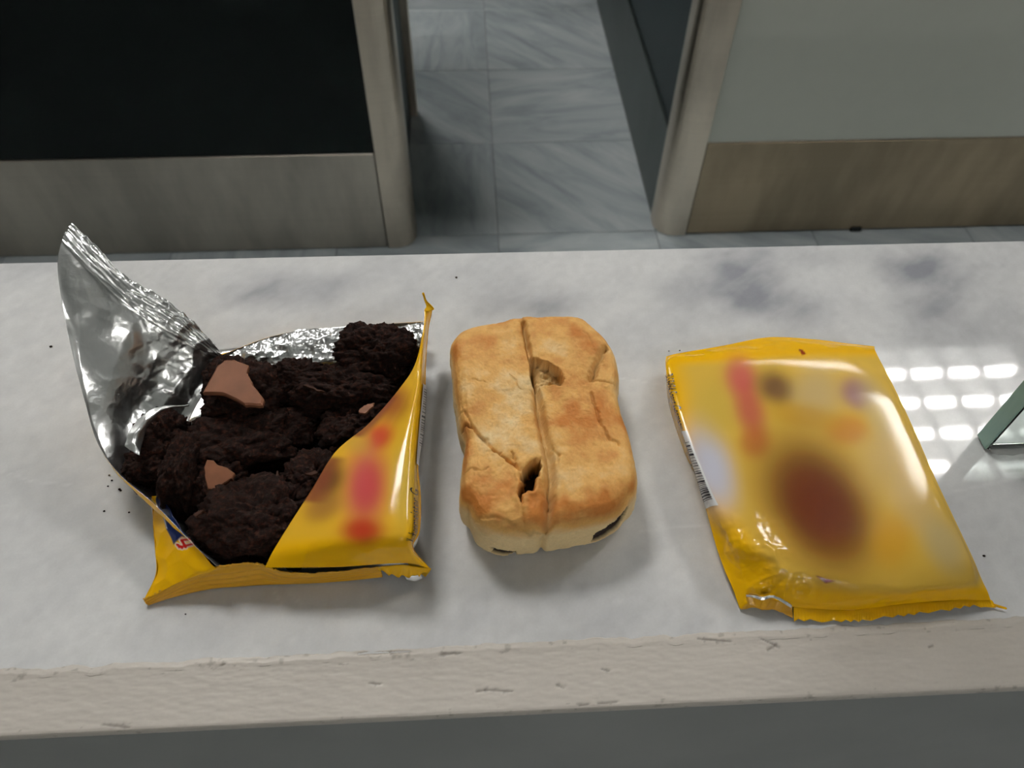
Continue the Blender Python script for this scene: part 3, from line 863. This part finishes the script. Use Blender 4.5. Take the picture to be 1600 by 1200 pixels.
    pm = Patch([[(1160, 943, .003), (1170, 928, .007), (1185, 933, .0085), (1205, 931, .0085), (1222, 937, .007), (1240, 950, .0045)],
                [(1158, 948, .002), (1172, 938, .0055), (1188, 941, .0065), (1206, 941, .0065), (1222, 946, .005), (1239, 956, .0035)],
                [(1157, 953, .001), (1176, 949, .003), (1192, 951, .003), (1208, 952, .003), (1222, 957, .0025), (1239, 967, .0015)]])
    W, Q = pm.grid(24, 60); Pq = W.reshape(-1, 3); nq = grid_normals(W).reshape(-1, 3)
    Pq = Pq+nq*(crease(Pq, 0.0022, 180, 8)-0.001)[:, None]
    o = mesh('torn_corner', Pq, [f[::-1] for f in grid_faces(24, 60)], [M['yellow_dull'], M['foil']], root, True); solid(o, 0.0003)
    pl = Patch([[(1166, 929, .0075), (1178, 930, .0092), (1192, 933, .0095), (1206, 930, .0095), (1222, 936, .008), (1238, 946, .0055)],
                [(1166, 932, .0072), (1178, 934, .0088), (1192, 938, .0090), (1206, 934, .0090), (1220, 940, .0075), (1236, 950, .005)]])
    W, Q = pl.grid(6, 80); Pq = W.reshape(-1, 3); Pq[:, 2] += 0.0007*fbm(Pq, 500, 3, 4)
    o = mesh('foil_lip', Pq, [f[::-1] for f in grid_faces(6, 80)], [M['foil'], M['foil']], root, True); solid(o, 0.0002, mat_off=0)
build_closed_packet()

# ------------------------------------------------------------------ opened packet (left)
def build_open_packet():
    c0 = at(450, 720, 0)
    root = empty('opened_cake_packet', (c0[0], c0[1], CT))
    tag(root, 'torn open yellow packet with silver foil lining turned up at the left', 'packet')
    # floor of the wrapper
    pf = Patch([[(330, 548, .0012), (450, 535, .0012), (570, 525, .0012), (652, 518, .0012)],
                [(240, 650, .0012), (400, 645, .0012), (540, 640, .0012), (648, 640, .0012)],
                [(235, 780, .0012), (380, 770, .0012), (530, 765, .0012), (646, 765, .0012)],
                [(262, 905, .0012), (380, 895, .0012), (530, 885, .0012), (645, 880, .0012)]])
    W, _ = pf.grid(50, 60); P = W.reshape(-1, 3); P[:, 2] += 0.0006*(crease(P, 1.0, 110, 3)-.3)
    P[:, 2] = np.maximum(P[:, 2], CT+0.0008)
    o = mesh('wrapper_floor', P, [f[::-1] for f in grid_faces(50, 60)], [M['foil'], M['yellow_dull']], root, True); solid(o, 0.0003)
    # turned-up foil flap
    net = [
     [(112, 347, .072), (150, 385, .066), (198, 432, .059), (250, 463, .050), (300, 500, .038), (346, 550, .022)],
     [(97, 375, .069), (140, 425, .062), (190, 472, .053), (245, 510, .042), (296, 540, .030), (342, 568, .017)],
     [(90, 415, .064), (128, 480, .055), (178, 530, .043), (230, 560, .032), (285, 582, .021), (335, 590, .012)],
     [(98, 480, .056), (132, 550, .044), (172, 592, .033), (217, 614, .023), (262, 627, .013), (308, 632, .006)],
     [(115, 560, .046), (142, 620, .035), (176, 645, .025), (212, 660, .016), (248, 670, .009), (290, 672, .004)],
     [(134, 632, .036), (157, 675, .027), (187, 695, .019), (218, 707, .012), (250, 716, .006), (290, 716, .003)],
     [(153, 693, .027), (177, 728, .020), (204, 745, .014), (233, 757, .008), (264, 766, .004), (300, 766, .003)],
     [(188, 742, .023), (213, 768, .018), (240, 785, .012), (267, 800, .007), (294, 806, .004), (325, 806, .003)],
     [(244, 790, .021), (262, 815, .016), (282, 830, .011), (300, 840, .007), (320, 846, .004), (345, 846, .003)],
     [(300, 848, .020), (310, 858, .016), (320, 864, .012), (330, 868, .009), (340, 870, .006), (355, 870, .004)],
     [(338, 884, .018), (341, 884, .016), (344, 884, .014), (348, 884, .012), (352, 884, .010), (360, 884, .008)]]
    pa = Patch(net)
    n, m = 260, 170
    W, Q = pa.grid(n, m); Nn = grid_normals(W)
    P = W.reshape(-1, 3); Nf = Nn.reshape(-1, 3)
    rr = np.repeat(np.linspace(0, 10, n), m); cc = np.tile(np.linspace(0, 5, m), n)
    ed = np.clip(np.minimum.reduce([cc/0.8, (5-cc)/0.3, (10-rr)/0.6]), 0, 1)
    amt = 0.08+0.55*sstep(1.9, 3.2, cc)*sstep(5.0, 3.0, rr)
    amt = amt*sstep(10, 6, rr)+0.08
    d = ed*amt*(crease(P, 0.0034, 62, 14)-0.0016+0.0010*fbm(P, 120, 3, 2, ridged=True))
    d += ed*(crease(P, 0.0030, 24, 3)-0.0015)*sstep(.8, 1.6, rr)*sstep(8, 6, rr)
    d += ed*0.0009*np.sin(cc*3.0+rr*0.8+1.4*fbm(P, 40, 2, 5))*sstep(0.6, 1.5, rr)*sstep(7, 4, rr)
    d += ed*(0.9*crease(P, 0.0018, 48, 27)-0.0008)*sstep(.9, 1.3, rr)*sstep(9, 6, rr)
    # crimp: pleats running along the end seam, pinched here and there
    crimp = sstep(1.15, 0.85, rr)
    cq = np.stack([cc*1.1, rr*11.0, cc*0], 1)
    d += crimp*(0.0013*fbm(cq, 1.0, 3, 23, ridged=True)+0.0016*(crease(P, 1, 120, 9)-.45)*sstep(0.2, 0.8, cc/5+0.2))
    P = P+Nf*d[:, None]
    jag = sstep(0.25, 0, rr)
    P[:, 2] += jag*0.0028*fbm(P, 300, 3, 12)
    P[:, 2] = np.maximum(P[:, 2], CT+0.0012)
    o = mesh('foil_flap', P, [f[::-1] for f in grid_faces(n, m)], [M['foil'], M['yellow']], root, True); solid(o, 0.00008)
    pg = Patch([[(195, 698, .028), (205, 670, .029), (228, 647, .030), (258, 635, .029), (297, 632, .026)], [(207, 705, .0285), (213, 677, .030), (233, 653, .031), (260, 638, .0298), (296, 633, .0265)], [(219, 712, .026), (223, 684, .027), (238, 658, .029), (261, 641, .0285), (295, 635, .026)]])
    W, _ = pg.grid(20, 90); P = W.reshape(-1, 3); P[:, 2] += 0.0022*(crease(P, 1, 110, 19)-.4)
    o = mesh('foil_fold', P, [f[::-1] for f in grid_faces(20, 90)], [M['foil'], M['foil']], root, True); solid(o, 0.0002, mat_off=0)
    # crumpled foil wall along the back
    pb = Patch([[(338, 563, .012), (400, 536, .011), (440, 524, .011), (480, 514, .011), (560, 511, .011), (620, 508, .012), (664, 504, .013)],
                [(338, 573, .014), (400, 545, .0125), (440, 534, .0125), (482, 524, .0125), (560, 520, .0125), (620, 516, .013), (664, 515, .014)],
                [(340, 588, .010), (400, 562, .0105), (440, 550, .0105), (485, 542, .0105), (560, 536, .0105), (620, 532, .011), (662, 530, .012)],
                [(342, 604, .006), (400, 584, .007), (440, 574, .007), (485, 568, .007), (560, 560, .007), (620, 552, .007), (660, 548, .007)]])
    W, Q = pb.grid(60, 260); Nn = grid_normals(W); P = W.reshape(-1, 3); Nf = Nn.reshape(-1, 3)
    P = P+Nf*(0.8*(crease(P, 0.0026, 150, 31)-.0012)+0.0016*(crease(P*np.array([.5, 1, 1]), 1, 60, 35)-.4)+0.0006*fbm(P, 300, 3, 8, ridged=True))[:, None]
    o = mesh('foil_back_wall', P, [f[::-1] for f in grid_faces(60, 260)], [M['foil'], M['yellow']], root, True); solid(o, 0.0003)
    # outer back skirt of yellow film down to the table
    pk = Patch([[(338, 560, .0080), (440, 524, .0080), (560, 511, .0080), (664, 505, .0100)], [(342, 562, .006), (440, 530, .006), (560, 520, .006), (660, 512, .006)], [(340, 556, .0008), (440, 536, .0008), (560, 526, .0008), (655, 518, .0008)]])
    W, _ = pk.grid(12, 60); o = mesh('outer_back', W.reshape(-1, 3)+np.array([0, .001, 0]), grid_faces(12, 60), [M['yellow'], M['foil']], root, True); solid(o, 0.0002, 1.0)
    # yellow printed flap over the right half
    net = [
     [(663, 483, .034), (666, 481, .034), (671, 481, .033), (675, 484, .031)],
     [(662, 510, .033), (664, 510, .033), (666, 512, .031), (669, 515, .026)],
     [(650, 565, .031), (655, 565, .032), (660, 566, .030), (665, 568, .022)],
     [(628, 602, .0285), (642, 605, .0300), (655, 610, .0305), (664, 615, .019)],
     [(578, 660, .0265), (610, 665, .0288), (646, 670, .0310), (660, 675, .017)],
     [(525, 705, .0250), (580, 712, .0282), (641, 720, .0312), (653, 725, .017)],
     [(490, 760, .0240), (560, 765, .0278), (637, 775, .0312), (657, 780, .016)],
     [(455, 815, .0230), (540, 820, .0270), (635, 825, .0305), (655, 830, .015)],
     [(426, 862, .0205), (525, 852, .0245), (630, 850, .0270), (645, 856, .014)],
     [(414, 887, .017), (525, 886, .016), (630, 880, .015), (671, 888, .009)]]
    pr = Patch(net); n, m = 220, 120
    W, Q = pr.grid(n, m); Nn = grid_normals(W); P = W.reshape(-1, 3); Nf = Nn.reshape(-1, 3); Qf = Q.reshape(-1, 2)
    rr = np.repeat(np.linspace(0, 9, n), m); cc = np.tile(np.linspace(0, 3, m), n)
    cr = 0.02+0.6*sstep(7.3, 8.4, rr)+0.12*sstep(2.0, 2.6, cc)*sstep(2, 4, rr)
    ed = np.clip(np.minimum.reduce([(9-rr)/0.3, cc/0.2, (3-cc)/0.2, rr/1.0]), 0, 1)
    P = P+Nf*(cr*ed*(crease(P, 0.0024, 70, 44)-.0011)+ed*0.00015*fbm(P, 40, 2, 3))[:, None]
    base = np.tile(YEL, (len(P), 1))
    wx = sstep(8.0, 7.3, rr)*sstep(2.1, 1.9, cc)*sstep(1.6, 2.6, rr)
    base = base*(1-.4*wx[:, None])+lin(212, 172, 72)*.4*wx[:, None]
    col = blobs(base, Qf, [(612, 630, 26, 34, 30, (150, 72, 40), .85), (592, 682, 26, 20, -40, (200, 60, 42), .9), (572, 760, 36, 66, 5, (204, 72, 82), .95), (566, 830, 34, 22, 0, (186, 40, 32), .9),
                           (512, 752, 34, 24, -50, (84, 50, 32), .9), (505, 790, 34, 24, -30, (150, 98, 52), .75), (632, 760, 22, 60, 0, (214, 186, 90), .6), (560, 690, 22, 20, 0, (204, 160, 70), .6)])
    # brown photo print reaching the cut edge
    eb = sstep(.55, 0.1, cc)*(sstep(5.1, 5.25, rr)*sstep(6.5, 6.35, rr)+sstep(3.2, 3.4, rr)*sstep(4.55, 4.4, rr))
    col = col*(1-.85*eb[:, None])+lin(128, 66, 44)*.85*eb[:, None]
    o = film = mesh('printed_flap', P, [f[::-1] for f in grid_faces(n, m)], [M['print'], M['foil']], root, True, color=col); solid(o, 0.0003)
    # right side down to the table
    pts = pr.pts(np.linspace(0, 9, 60), np.full(60, 3.0)); low = pts.copy(); low[:, 2] = CT+0.0008; low[:, 0] -= np.clip((pts[:, 2]-CT)*0.25, 0, .006)
    tipk = np.linspace(0, 9, 60) < 1.6
    low[tipk] = pts[tipk]*0.55+low[tipk]*0.45
    mid = (pts+low)/2; mid[:, 0] += 0.0006
    V = np.vstack([pts, mid, low]); F = [(k, k+60, k+61, k+1) for k in range(59)]+[(k+60, k+120, k+121, k+61) for k in range(59)]
    o = mesh('side_film', V, F, [M['yellow'], M['foil']], root, True); solid(o, 0.0002)
    # barcode and lettering on the side
    def overlay(name, r, c, faces, mat, off): return mesh(name, pr.pts(r, c, off), faces, mat, film)
    R_, C_ = np.meshgrid(np.linspace(2.75, 5.05, 70), np.linspace(2.35, 2.97, 14), indexing='ij')
    overlay('barcode_label', R_.ravel(), C_.ravel(), [f[::-1] for f in grid_faces(70, 14)], M['white_print'], 0.0006)
    rs = np.random.RandomState(3); r0 = 2.9; rl, cl, fl_ = [], [], []
    while r0 < 4.45:
        w = rs.choice([0.014, 0.022, 0.035, 0.05], p=[.4, .3, .2, .1]); k = len(rl)
        for c in np.linspace(2.45, 2.95, 9): rl += [r0, r0+w]; cl += [c, c]
        fl_ += [(k+2*q, k+2*q+1, k+2*q+3, k+2*q+2) for q in range(8)]; r0 += w+rs.choice([0.035, 0.05, 0.07])
    overlay('barcode', rl, cl, fl_, M['ink'], 0.0009)
    tv, tf = text_pts('Kuchenmeister G'); L = tv[:, 0].max()
    overlay('maker_print', 7.75-(tv[:, 0]+0.25*tv[:, 1])/L*1.95, 2.46-tv[:, 1]*0.62, tf, M['ink'], 0.0008)
    # pulled up tip of film
    ps = Patch([[(660, 458, .040), (661, 457, .040), (662, 458, .040)], [(663, 470, .037), (665, 470, .037), (667, 470, .037)], [(666, 478, .035), (670, 477, .035), (678, 482, .034)], [(663, 486, .034), (669, 487, .034), (676, 485, .033)]])
    W, _ = ps.grid(16, 8); o = mesh('film_tip', W.reshape(-1, 3), [f[::-1] for f in grid_faces(16, 8)], [M['yellow'], M['foil']], root, True); solid(o, 0.0003)
    # yellow corner at the front left with navy and red print
    pl = Patch([[(238, 775, .010), (243, 775, .014), (250, 775, .017)], [(240, 820, .010), (262, 822, .015), (286, 832, .018)], [(243, 860, .009), (280, 862, .014), (320, 870, .017)], [(244, 897, .007), (288, 890, .012), (336, 887, .0155)], [(225, 938, .003), (282, 909, .009), (336, 890, .0135)]])
    n, m = 90, 60
    W, Q = pl.grid(n, m); Nn = grid_normals(W); P = W.reshape(-1, 3)+Nn.reshape(-1, 3)*(0.5*(crease(W.reshape(-1, 3), .0024, 110, 6)-.0011))[:, None]; Qf = Q.reshape(-1, 2)
    col = np.tile(YEL, (len(P), 1))
    k = sstep(1.5, -1, sdist(Qf, [(246, 770), (300, 845), (284, 838), (271, 851), (254, 810), (243, 782)]))[:, None]; col = col*(1-k)+lin(18, 34, 84)*k
    k = 0.9*sstep(1.2, 0, seg_dist(Qf, [(243, 786), (256, 812), (272, 852)]))[:, None]*(Qf[:, 1:2] < 826); col = col*(1-k)+lin(230, 228, 210)*k
    for pw, rgb in ((4.2, (236, 220, 200)), (2.6, (196, 32, 26))):
        for sgm in ([(277, 851), (284, 856)], [(280, 855), (300, 850)], [(283, 844), (304, 842)], [(283, 844), (289, 855)], [(296, 834), (304, 848)]):
            k = sstep(pw, pw-1.2, seg_dist(Qf, sgm))[:, None]; col = col*(1-k)+lin(*rgb)*k
    o = mesh('printed_corner', P, [f[::-1] for f in grid_faces(n, m)], [M['print'], M['foil']], root, True, color=col); solid(o, 0.0003)
    # outer left side under the flap
    ps = Patch([[(238, 775, .010), (240, 820, .010), (243, 860, .009), (244, 897, .007), (225, 938, .003)], [(240, 772, .0008), (243, 822, .0008), (246, 862, .0008), (248, 900, .0008), (229, 944, .0008)]])
    W, _ = ps.grid(5, 40); o = mesh('side_film', W.reshape(-1, 3), grid_faces(5, 40), [M['yellow'], M['foil']], root, True); solid(o, 0.0002)
    # front end seam: crimped fin standing along the table
    top = [(224, 936, .0035), (252, 922, .0055), (282, 907, .009), (312, 894, .012), (340, 885, .0145), (372, 881, .0155), (400, 880, .016), (416, 885, .0155), (440, 893, .0135), (490, 896, .0125), (540, 892, .0125), (592, 886, .012)]
    bot = [(232, 946, .0006), (262, 936, .0006), (290, 929, .0006), (316, 923, .0006), (342, 919, .0006), (372, 917, .0006), (400, 915, .0006), (418, 914, .0006), (442, 913, .0006), (490, 911, .0006), (540, 908, .0006), (598, 902, .003)]
    midp = [((a[0]+b2[0])/2, (a[1]+b2[1])/2, (a[2]+b2[2])/2) for a, b2 in zip(top, bot)]
    pf = Patch([top, midp, bot]); n, m = 24, 340
    W, Q = pf.grid(n, m); Nn = grid_normals(W); v = np.linspace(0, 1, n)[:, None]; u = np.linspace(0, 1, m)[None]
    d = 0.00025*np.sin(v*math.pi*9)*sstep(0, .1, v)+0.0012*np.sin(u*17+1)*np.sin(v*math.pi)*0.6
    W = W+Nn*d[..., None]
    W[..., 2] += sstep(.35, 0, v)*(0.0010*fbm(np.stack([u[0]*1, u[0]*0, u[0]*0], 1), 60, 3, 5))[None]
    W[..., 2] = np.maximum(W[..., 2], CT+0.0005)
    P = W.reshape(-1, 3)
    o = mesh('end_seam', P, [f[::-1] for f in grid_faces(n, m)], [M['yellow_dull'], M['foil']], root, True); solid(o, 0.0004)
    # right end of the seam: scalloped lip with a foil curl
    top = [(588, 886, .013), (610, 884, .013), (632, 883, .0135), (652, 886, .011), (674, 889, .0085)]
    bot = [(594, 893, .0115), (612, 901, .009), (632, 903, .0075), (652, 902, .006), (670, 894, .007)]
    pq = Patch([top, bot]); W, _ = pq.grid(10, 90); u = np.linspace(0, 1, 90)[None]; v = np.linspace(0, 1, 10)[:, None]
    W[..., 2] += 0.0010*np.sin(u*2*math.pi*5)*v; W[..., 1] += 0.0008*np.abs(np.sin(u*math.pi*5))*v
    o = mesh('seam_lip', W.reshape(-1, 3), [f[::-1] for f in grid_faces(10, 90)], [M['yellow'], M['foil']], root, True); solid(o, 0.0003)
    pq = Patch([[(632, 900, .007), (645, 900, .0065), (658, 898, .006)], [(636, 906, .005), (648, 908, .004), (660, 904, .004)], [(640, 904, .003), (650, 906, .002), (658, 902, .002)]])
    W, _ = pq.grid(14, 14); o = mesh('foil_curl', W.reshape(-1, 3), [f[::-1] for f in grid_faces(14, 14)], [M['foil'], M['foil']], root, True); solid(o, 0.0002, mat_off=0)
build_open_packet()

# ------------------------------------------------------------------ chocolate cake pieces
def cake_mat():
    m, nt, b = mat_new('chocolate_cake')
    n = noise_node(nt, 500, 6, 0.7)
    r = ramp(nt, n.outputs['Fac'], [(0.3, tuple(lin(11, 5, 3))), (0.52, tuple(lin(30, 14, 8))), (0.75, tuple(lin(74, 38, 23)))])
    nt.links.new(r.outputs[0], b.inputs['Base Color']); setp(b, rough=0.85, spec=0.15)
    n2 = noise_node(nt, 900, 5, 0.7); add_bump(nt, b, n2.outputs['Fac'], 0.8, 0.001)
    return m
M['cake'] = cake_mat()
M['glaze'] = simple('milk_chocolate', tuple(lin(126, 82, 58)), 0.55, nscale=120, namp=0.12, bump=0.08, spec=0.2)
M['glaze_dark'] = simple('chocolate_shaving', tuple(lin(62, 38, 26)), 0.6, nscale=200, namp=0.15, spec=0.1)
def ico(sub):
    bm = bmesh.new(); bmesh.ops.create_icosphere(bm, subdivisions=sub, radius=1)
    v = np.array([tuple(x.co) for x in bm.verts]); f = [tuple(x.index for x in fc.verts) for fc in bm.faces]; bm.free()
    return v, f
ICO_V, ICO_F = ico(6)
ICO_S, ICO_SF = ico(3)
def chunk(name, px, py, zc, rx, ry, rz, rot, seed, label, zmax=None, group='broken pieces of chocolate cake'):
    c = at(px, py, zc)
    v = ICO_V.copy()
    # blocky torn lump
    p = 3.0
    v = v/(np.sum(np.abs(v)**p, 1)**(1/p))[:, None]
    rad = 1+0.30*fbm(v+seed*3.1, 1.5, 3, seed)+0.20*fbm(v+seed*3.1, 4.2, 4, seed+5, 0.62)-0.10*sstep(.2, .6, fbm(v+seed*1.7, 5.0, 2, seed+31))
    v = v*rad[:, None]
    a = math.radians(rot); v = v*np.array([rx, ry, rz])*0.001
    P = np.stack([v[:, 0]*math.cos(a)-v[:, 1]*math.sin(a), v[:, 0]*math.sin(a)+v[:, 1]*math.cos(a), v[:, 2]], 1)
    nn_ = P/(np.linalg.norm(P, axis=1)[:, None]+1e-9)
    cr = fbm(P+seed, 480, 4, seed+9, 0.75)
    pit = sstep(.25, .6, fbm(P+seed, 380, 2, seed+13))
    P = P+nn_*(0.0013*cr-0.0014*pit)[:, None]
    P[:, 2] += c[2]
    P[:, 2] = np.maximum(P[:, 2], CT+0.0026)
    if zmax: P[:, 2] = np.where(P[:, 2] > CT+zmax, CT+zmax+(P[:, 2]-CT-zmax)*0.15, P[:, 2])
    P[:, :2] += c[:2]
    o = mesh(name, P, ICO_F, M['cake'], None, True, origin=(c[0], c[1], CT+0.002))
    return tag(o, label, 'cake piece', group)
def plate(name, parent, px_poly, zf, th, mat, seed=1):
    """thin broken plate of chocolate; zf(px, py) gives its height"""
    pts = []
    for k in range(len(px_poly)):
        a = np.array(px_poly[k], float); b2 = np.array(px_poly[(k+1) % len(px_poly)], float)
        for t in (0, .25, .5, .75):
            q = a+(b2-a)*t
            q = q+np.array([vnoise(np.array([[q[0], q[1], seed]]), .35, seed)[0], vnoise(np.array([[q[1], q[0], seed]]), .35, seed+3)[0]])*1.0
            pts.append(at(q[0], q[1], zf(*q)))
    pts = np.array(pts); n = len(pts); cen = pts.mean(0)
    inner = cen+(pts-cen)*0.93; low = pts.copy(); low[:, 2] -= th
    pts2 = pts.copy(); pts2[:, 2] -= th*0.25
    V = np.vstack([inner, pts2, low]); F = [tuple(range(n))[::-1]]
    for k in range(n):
        k2 = (k+1) % n; F.append((k, k2, n+k2, n+k)); F.append((n+k, n+k2, 2*n+k2, 2*n+k))
    F.append(tuple(2*n+k for k in range(n)))
    return mesh(name, V, F, mat, parent)
cd = {}
SPEC = [
 ('A', 590, 556, .018, 19, 12, 14, 8, 1, 'rounded chocolate cake lump at the upper right, against the flap tip', None),
 ('B', 466, 600, .013, 14, 9, 12, 5, 2, 'small chocolate cake lump against the middle of the foil back wall', None),
 ('C', 535, 616, .013, 23, 11, 13, -6, 3, 'wide chocolate cake lump just in front of the upper right lump', None),
 ('D', 382, 622, .014, 18, 17, 16, 0, 4, 'chocolate cake lump topped with the large flat plate of milk chocolate', None),
 ('E', 378, 698, .010, 24, 16, 12, 10, 5, 'big dark chocolate cake lump in the middle of the packet', None),
 ('F', 266, 694, .011, 12, 12, 13, 20, 6, 'chocolate cake lump leaning on the foil flap at the far left', None),
 ('G', 292, 742, .012, 7, 17, 15, -6, 7, 'narrow upright slab of cake beside the small chocolate plate', None),
 ('H', 346, 760, .009, 12, 12, 10, 0, 8, 'cake lump carrying the small milk chocolate plate', None),
 ('I', 408, 816, .012, 25, 17, 13, -10, 9, 'large chocolate cake lump at the front of the opened packet', None),
 ('J', 566, 668, .009, 17, 12, 11, 30, 10, 'chocolate cake lump half under the yellow flap, with a chocolate shaving', .0225),
 ('K', 492, 752, .009, 14, 12, 10, 30, 11, 'chocolate cake lump along the cut edge of the flap, middle of the packet', .020),
 ('L', 628, 590, .010, 10, 11, 11, 0, 12, 'chocolate cake lump tucked between the flap and the upper right lump', .024),
 ('M', 345, 832, .008, 10, 11, 8, 30, 13, 'chocolate cake lump by the red lettering at the front left corner', None),
 ('N', 376, 868, .006, 12, 6, 6, 0, 14, 'smallest flat chocolate cake piece at the front seam', None),
 ('O', 446, 668, .006, 15, 11, 9, 0, 15, 'low chocolate cake piece in the dark hollow of the pile', None),
 ('Q', 236, 730, .010, 9, 10, 10, 0, 17, 'low chocolate cake piece below the far left lump, on the flap', None),
]
for s in SPEC:
    cd[s[0]] = chunk('cake_piece', *s[1:])
zz2 = lambda q: (150+q[0]/4.0, 530+q[1]/4.0)
plate('chocolate_plate', cd['D'], [zz2(q) for q in ((800, 130), (865, 125), (955, 160), (945, 210), (985, 290), (1050, 375), (1040, 410), (930, 408), (880, 375), (790, 335), (665, 330), (720, 230), (760, 160))],
      lambda x, y: .0350-(y-560)*0.00004, .0022, M['glaze'], 2)
plate('chocolate_plate', cd['H'], [zz2(q) for q in ((690, 750), (730, 752), (770, 790), (820, 800), (865, 835), (850, 870), (800, 900), (770, 945), (700, 940), (680, 870), (675, 800))],
      lambda x, y: .024-(y-720)*0.00008, .002, M['glaze'], 3)
plate('chocolate_shaving', cd['J'], [(560, 640), (572, 632), (585, 629), (583, 634), (572, 645), (562, 646)], lambda x, y: .0265, .001, M['glaze'], 5)
plate('chocolate_shaving', cd['C'], [(473, 601), (480, 600), (492, 606), (510, 613), (498, 611), (484, 606)], lambda x, y: .030, .001, M['glaze_dark'], 6)
plate('chocolate_shaving', cd['I'], [(302, 803), (312, 797), (318, 797), (312, 803), (304, 807)], lambda x, y: .026, .001, M['glaze_dark'], 7)
plate('chocolate_shaving', cd['K'], [(432, 735), (435, 736), (436, 748), (433, 752), (431, 744)], lambda x, y: .024, .001, M['glaze_dark'], 8)
plate('chocolate_shaving', cd['K'], [(476, 740), (492, 735), (498, 738), (486, 743)], lambda x, y: .022, .001, M['glaze_dark'], 9)

# crumbs on the marble
rs = np.random.RandomState(9)
CR = [(80, 542, 1.3), (187, 765, 1.1), (189, 767, .9), (175, 751, .8), (171, 743, .8), (163, 799, .8), (202, 801, .8), (713, 434, 1.2), (169, 760, .7), (1302, 537, .7), (1537, 869, 1.1), (290, 960, .6), (1062, 548, .7), (1045, 549, .6)]
for k, (px, py, s) in enumerate(CR):
    c = at(px, py, 0)
    v = ICO_S*(1+0.35*fbm(ICO_S+k, 1.6, 3, k+3))[:, None]*np.array([s*0.55, s*0.45, s*0.3])*0.001
    v[:, 2] = np.maximum(v[:, 2], -0.0001*s)
    o = mesh('crumb', v+np.array([c[0], c[1], CT+0.0002*s+0.0001]), ICO_SF, M['cake'], None, True, origin=(c[0], c[1], CT))
    own = {0: 'dark cake crumb lying alone left of the turned-up foil flap', 7: 'dark cake crumb alone near the counter back edge, above the pastry',
           9: 'tiny cake crumb behind the upper right corner of the closed packet', 10: 'dark cake crumb right of the closed packet by its lower right corner',
           11: 'tiny cake crumb in front of the opened packet seam', 12: 'larger of two crumbs at the upper left corner of the closed packet', 13: 'smaller of two crumbs at the upper left corner of the closed packet'}
    if k in own: tag(o, own[k], 'crumb')
    else: tag(o, 'tiny dark cake crumb in the sprinkle left of the navy printed packet corner', 'crumb', 'crumbs sprinkled left of the opened packet')
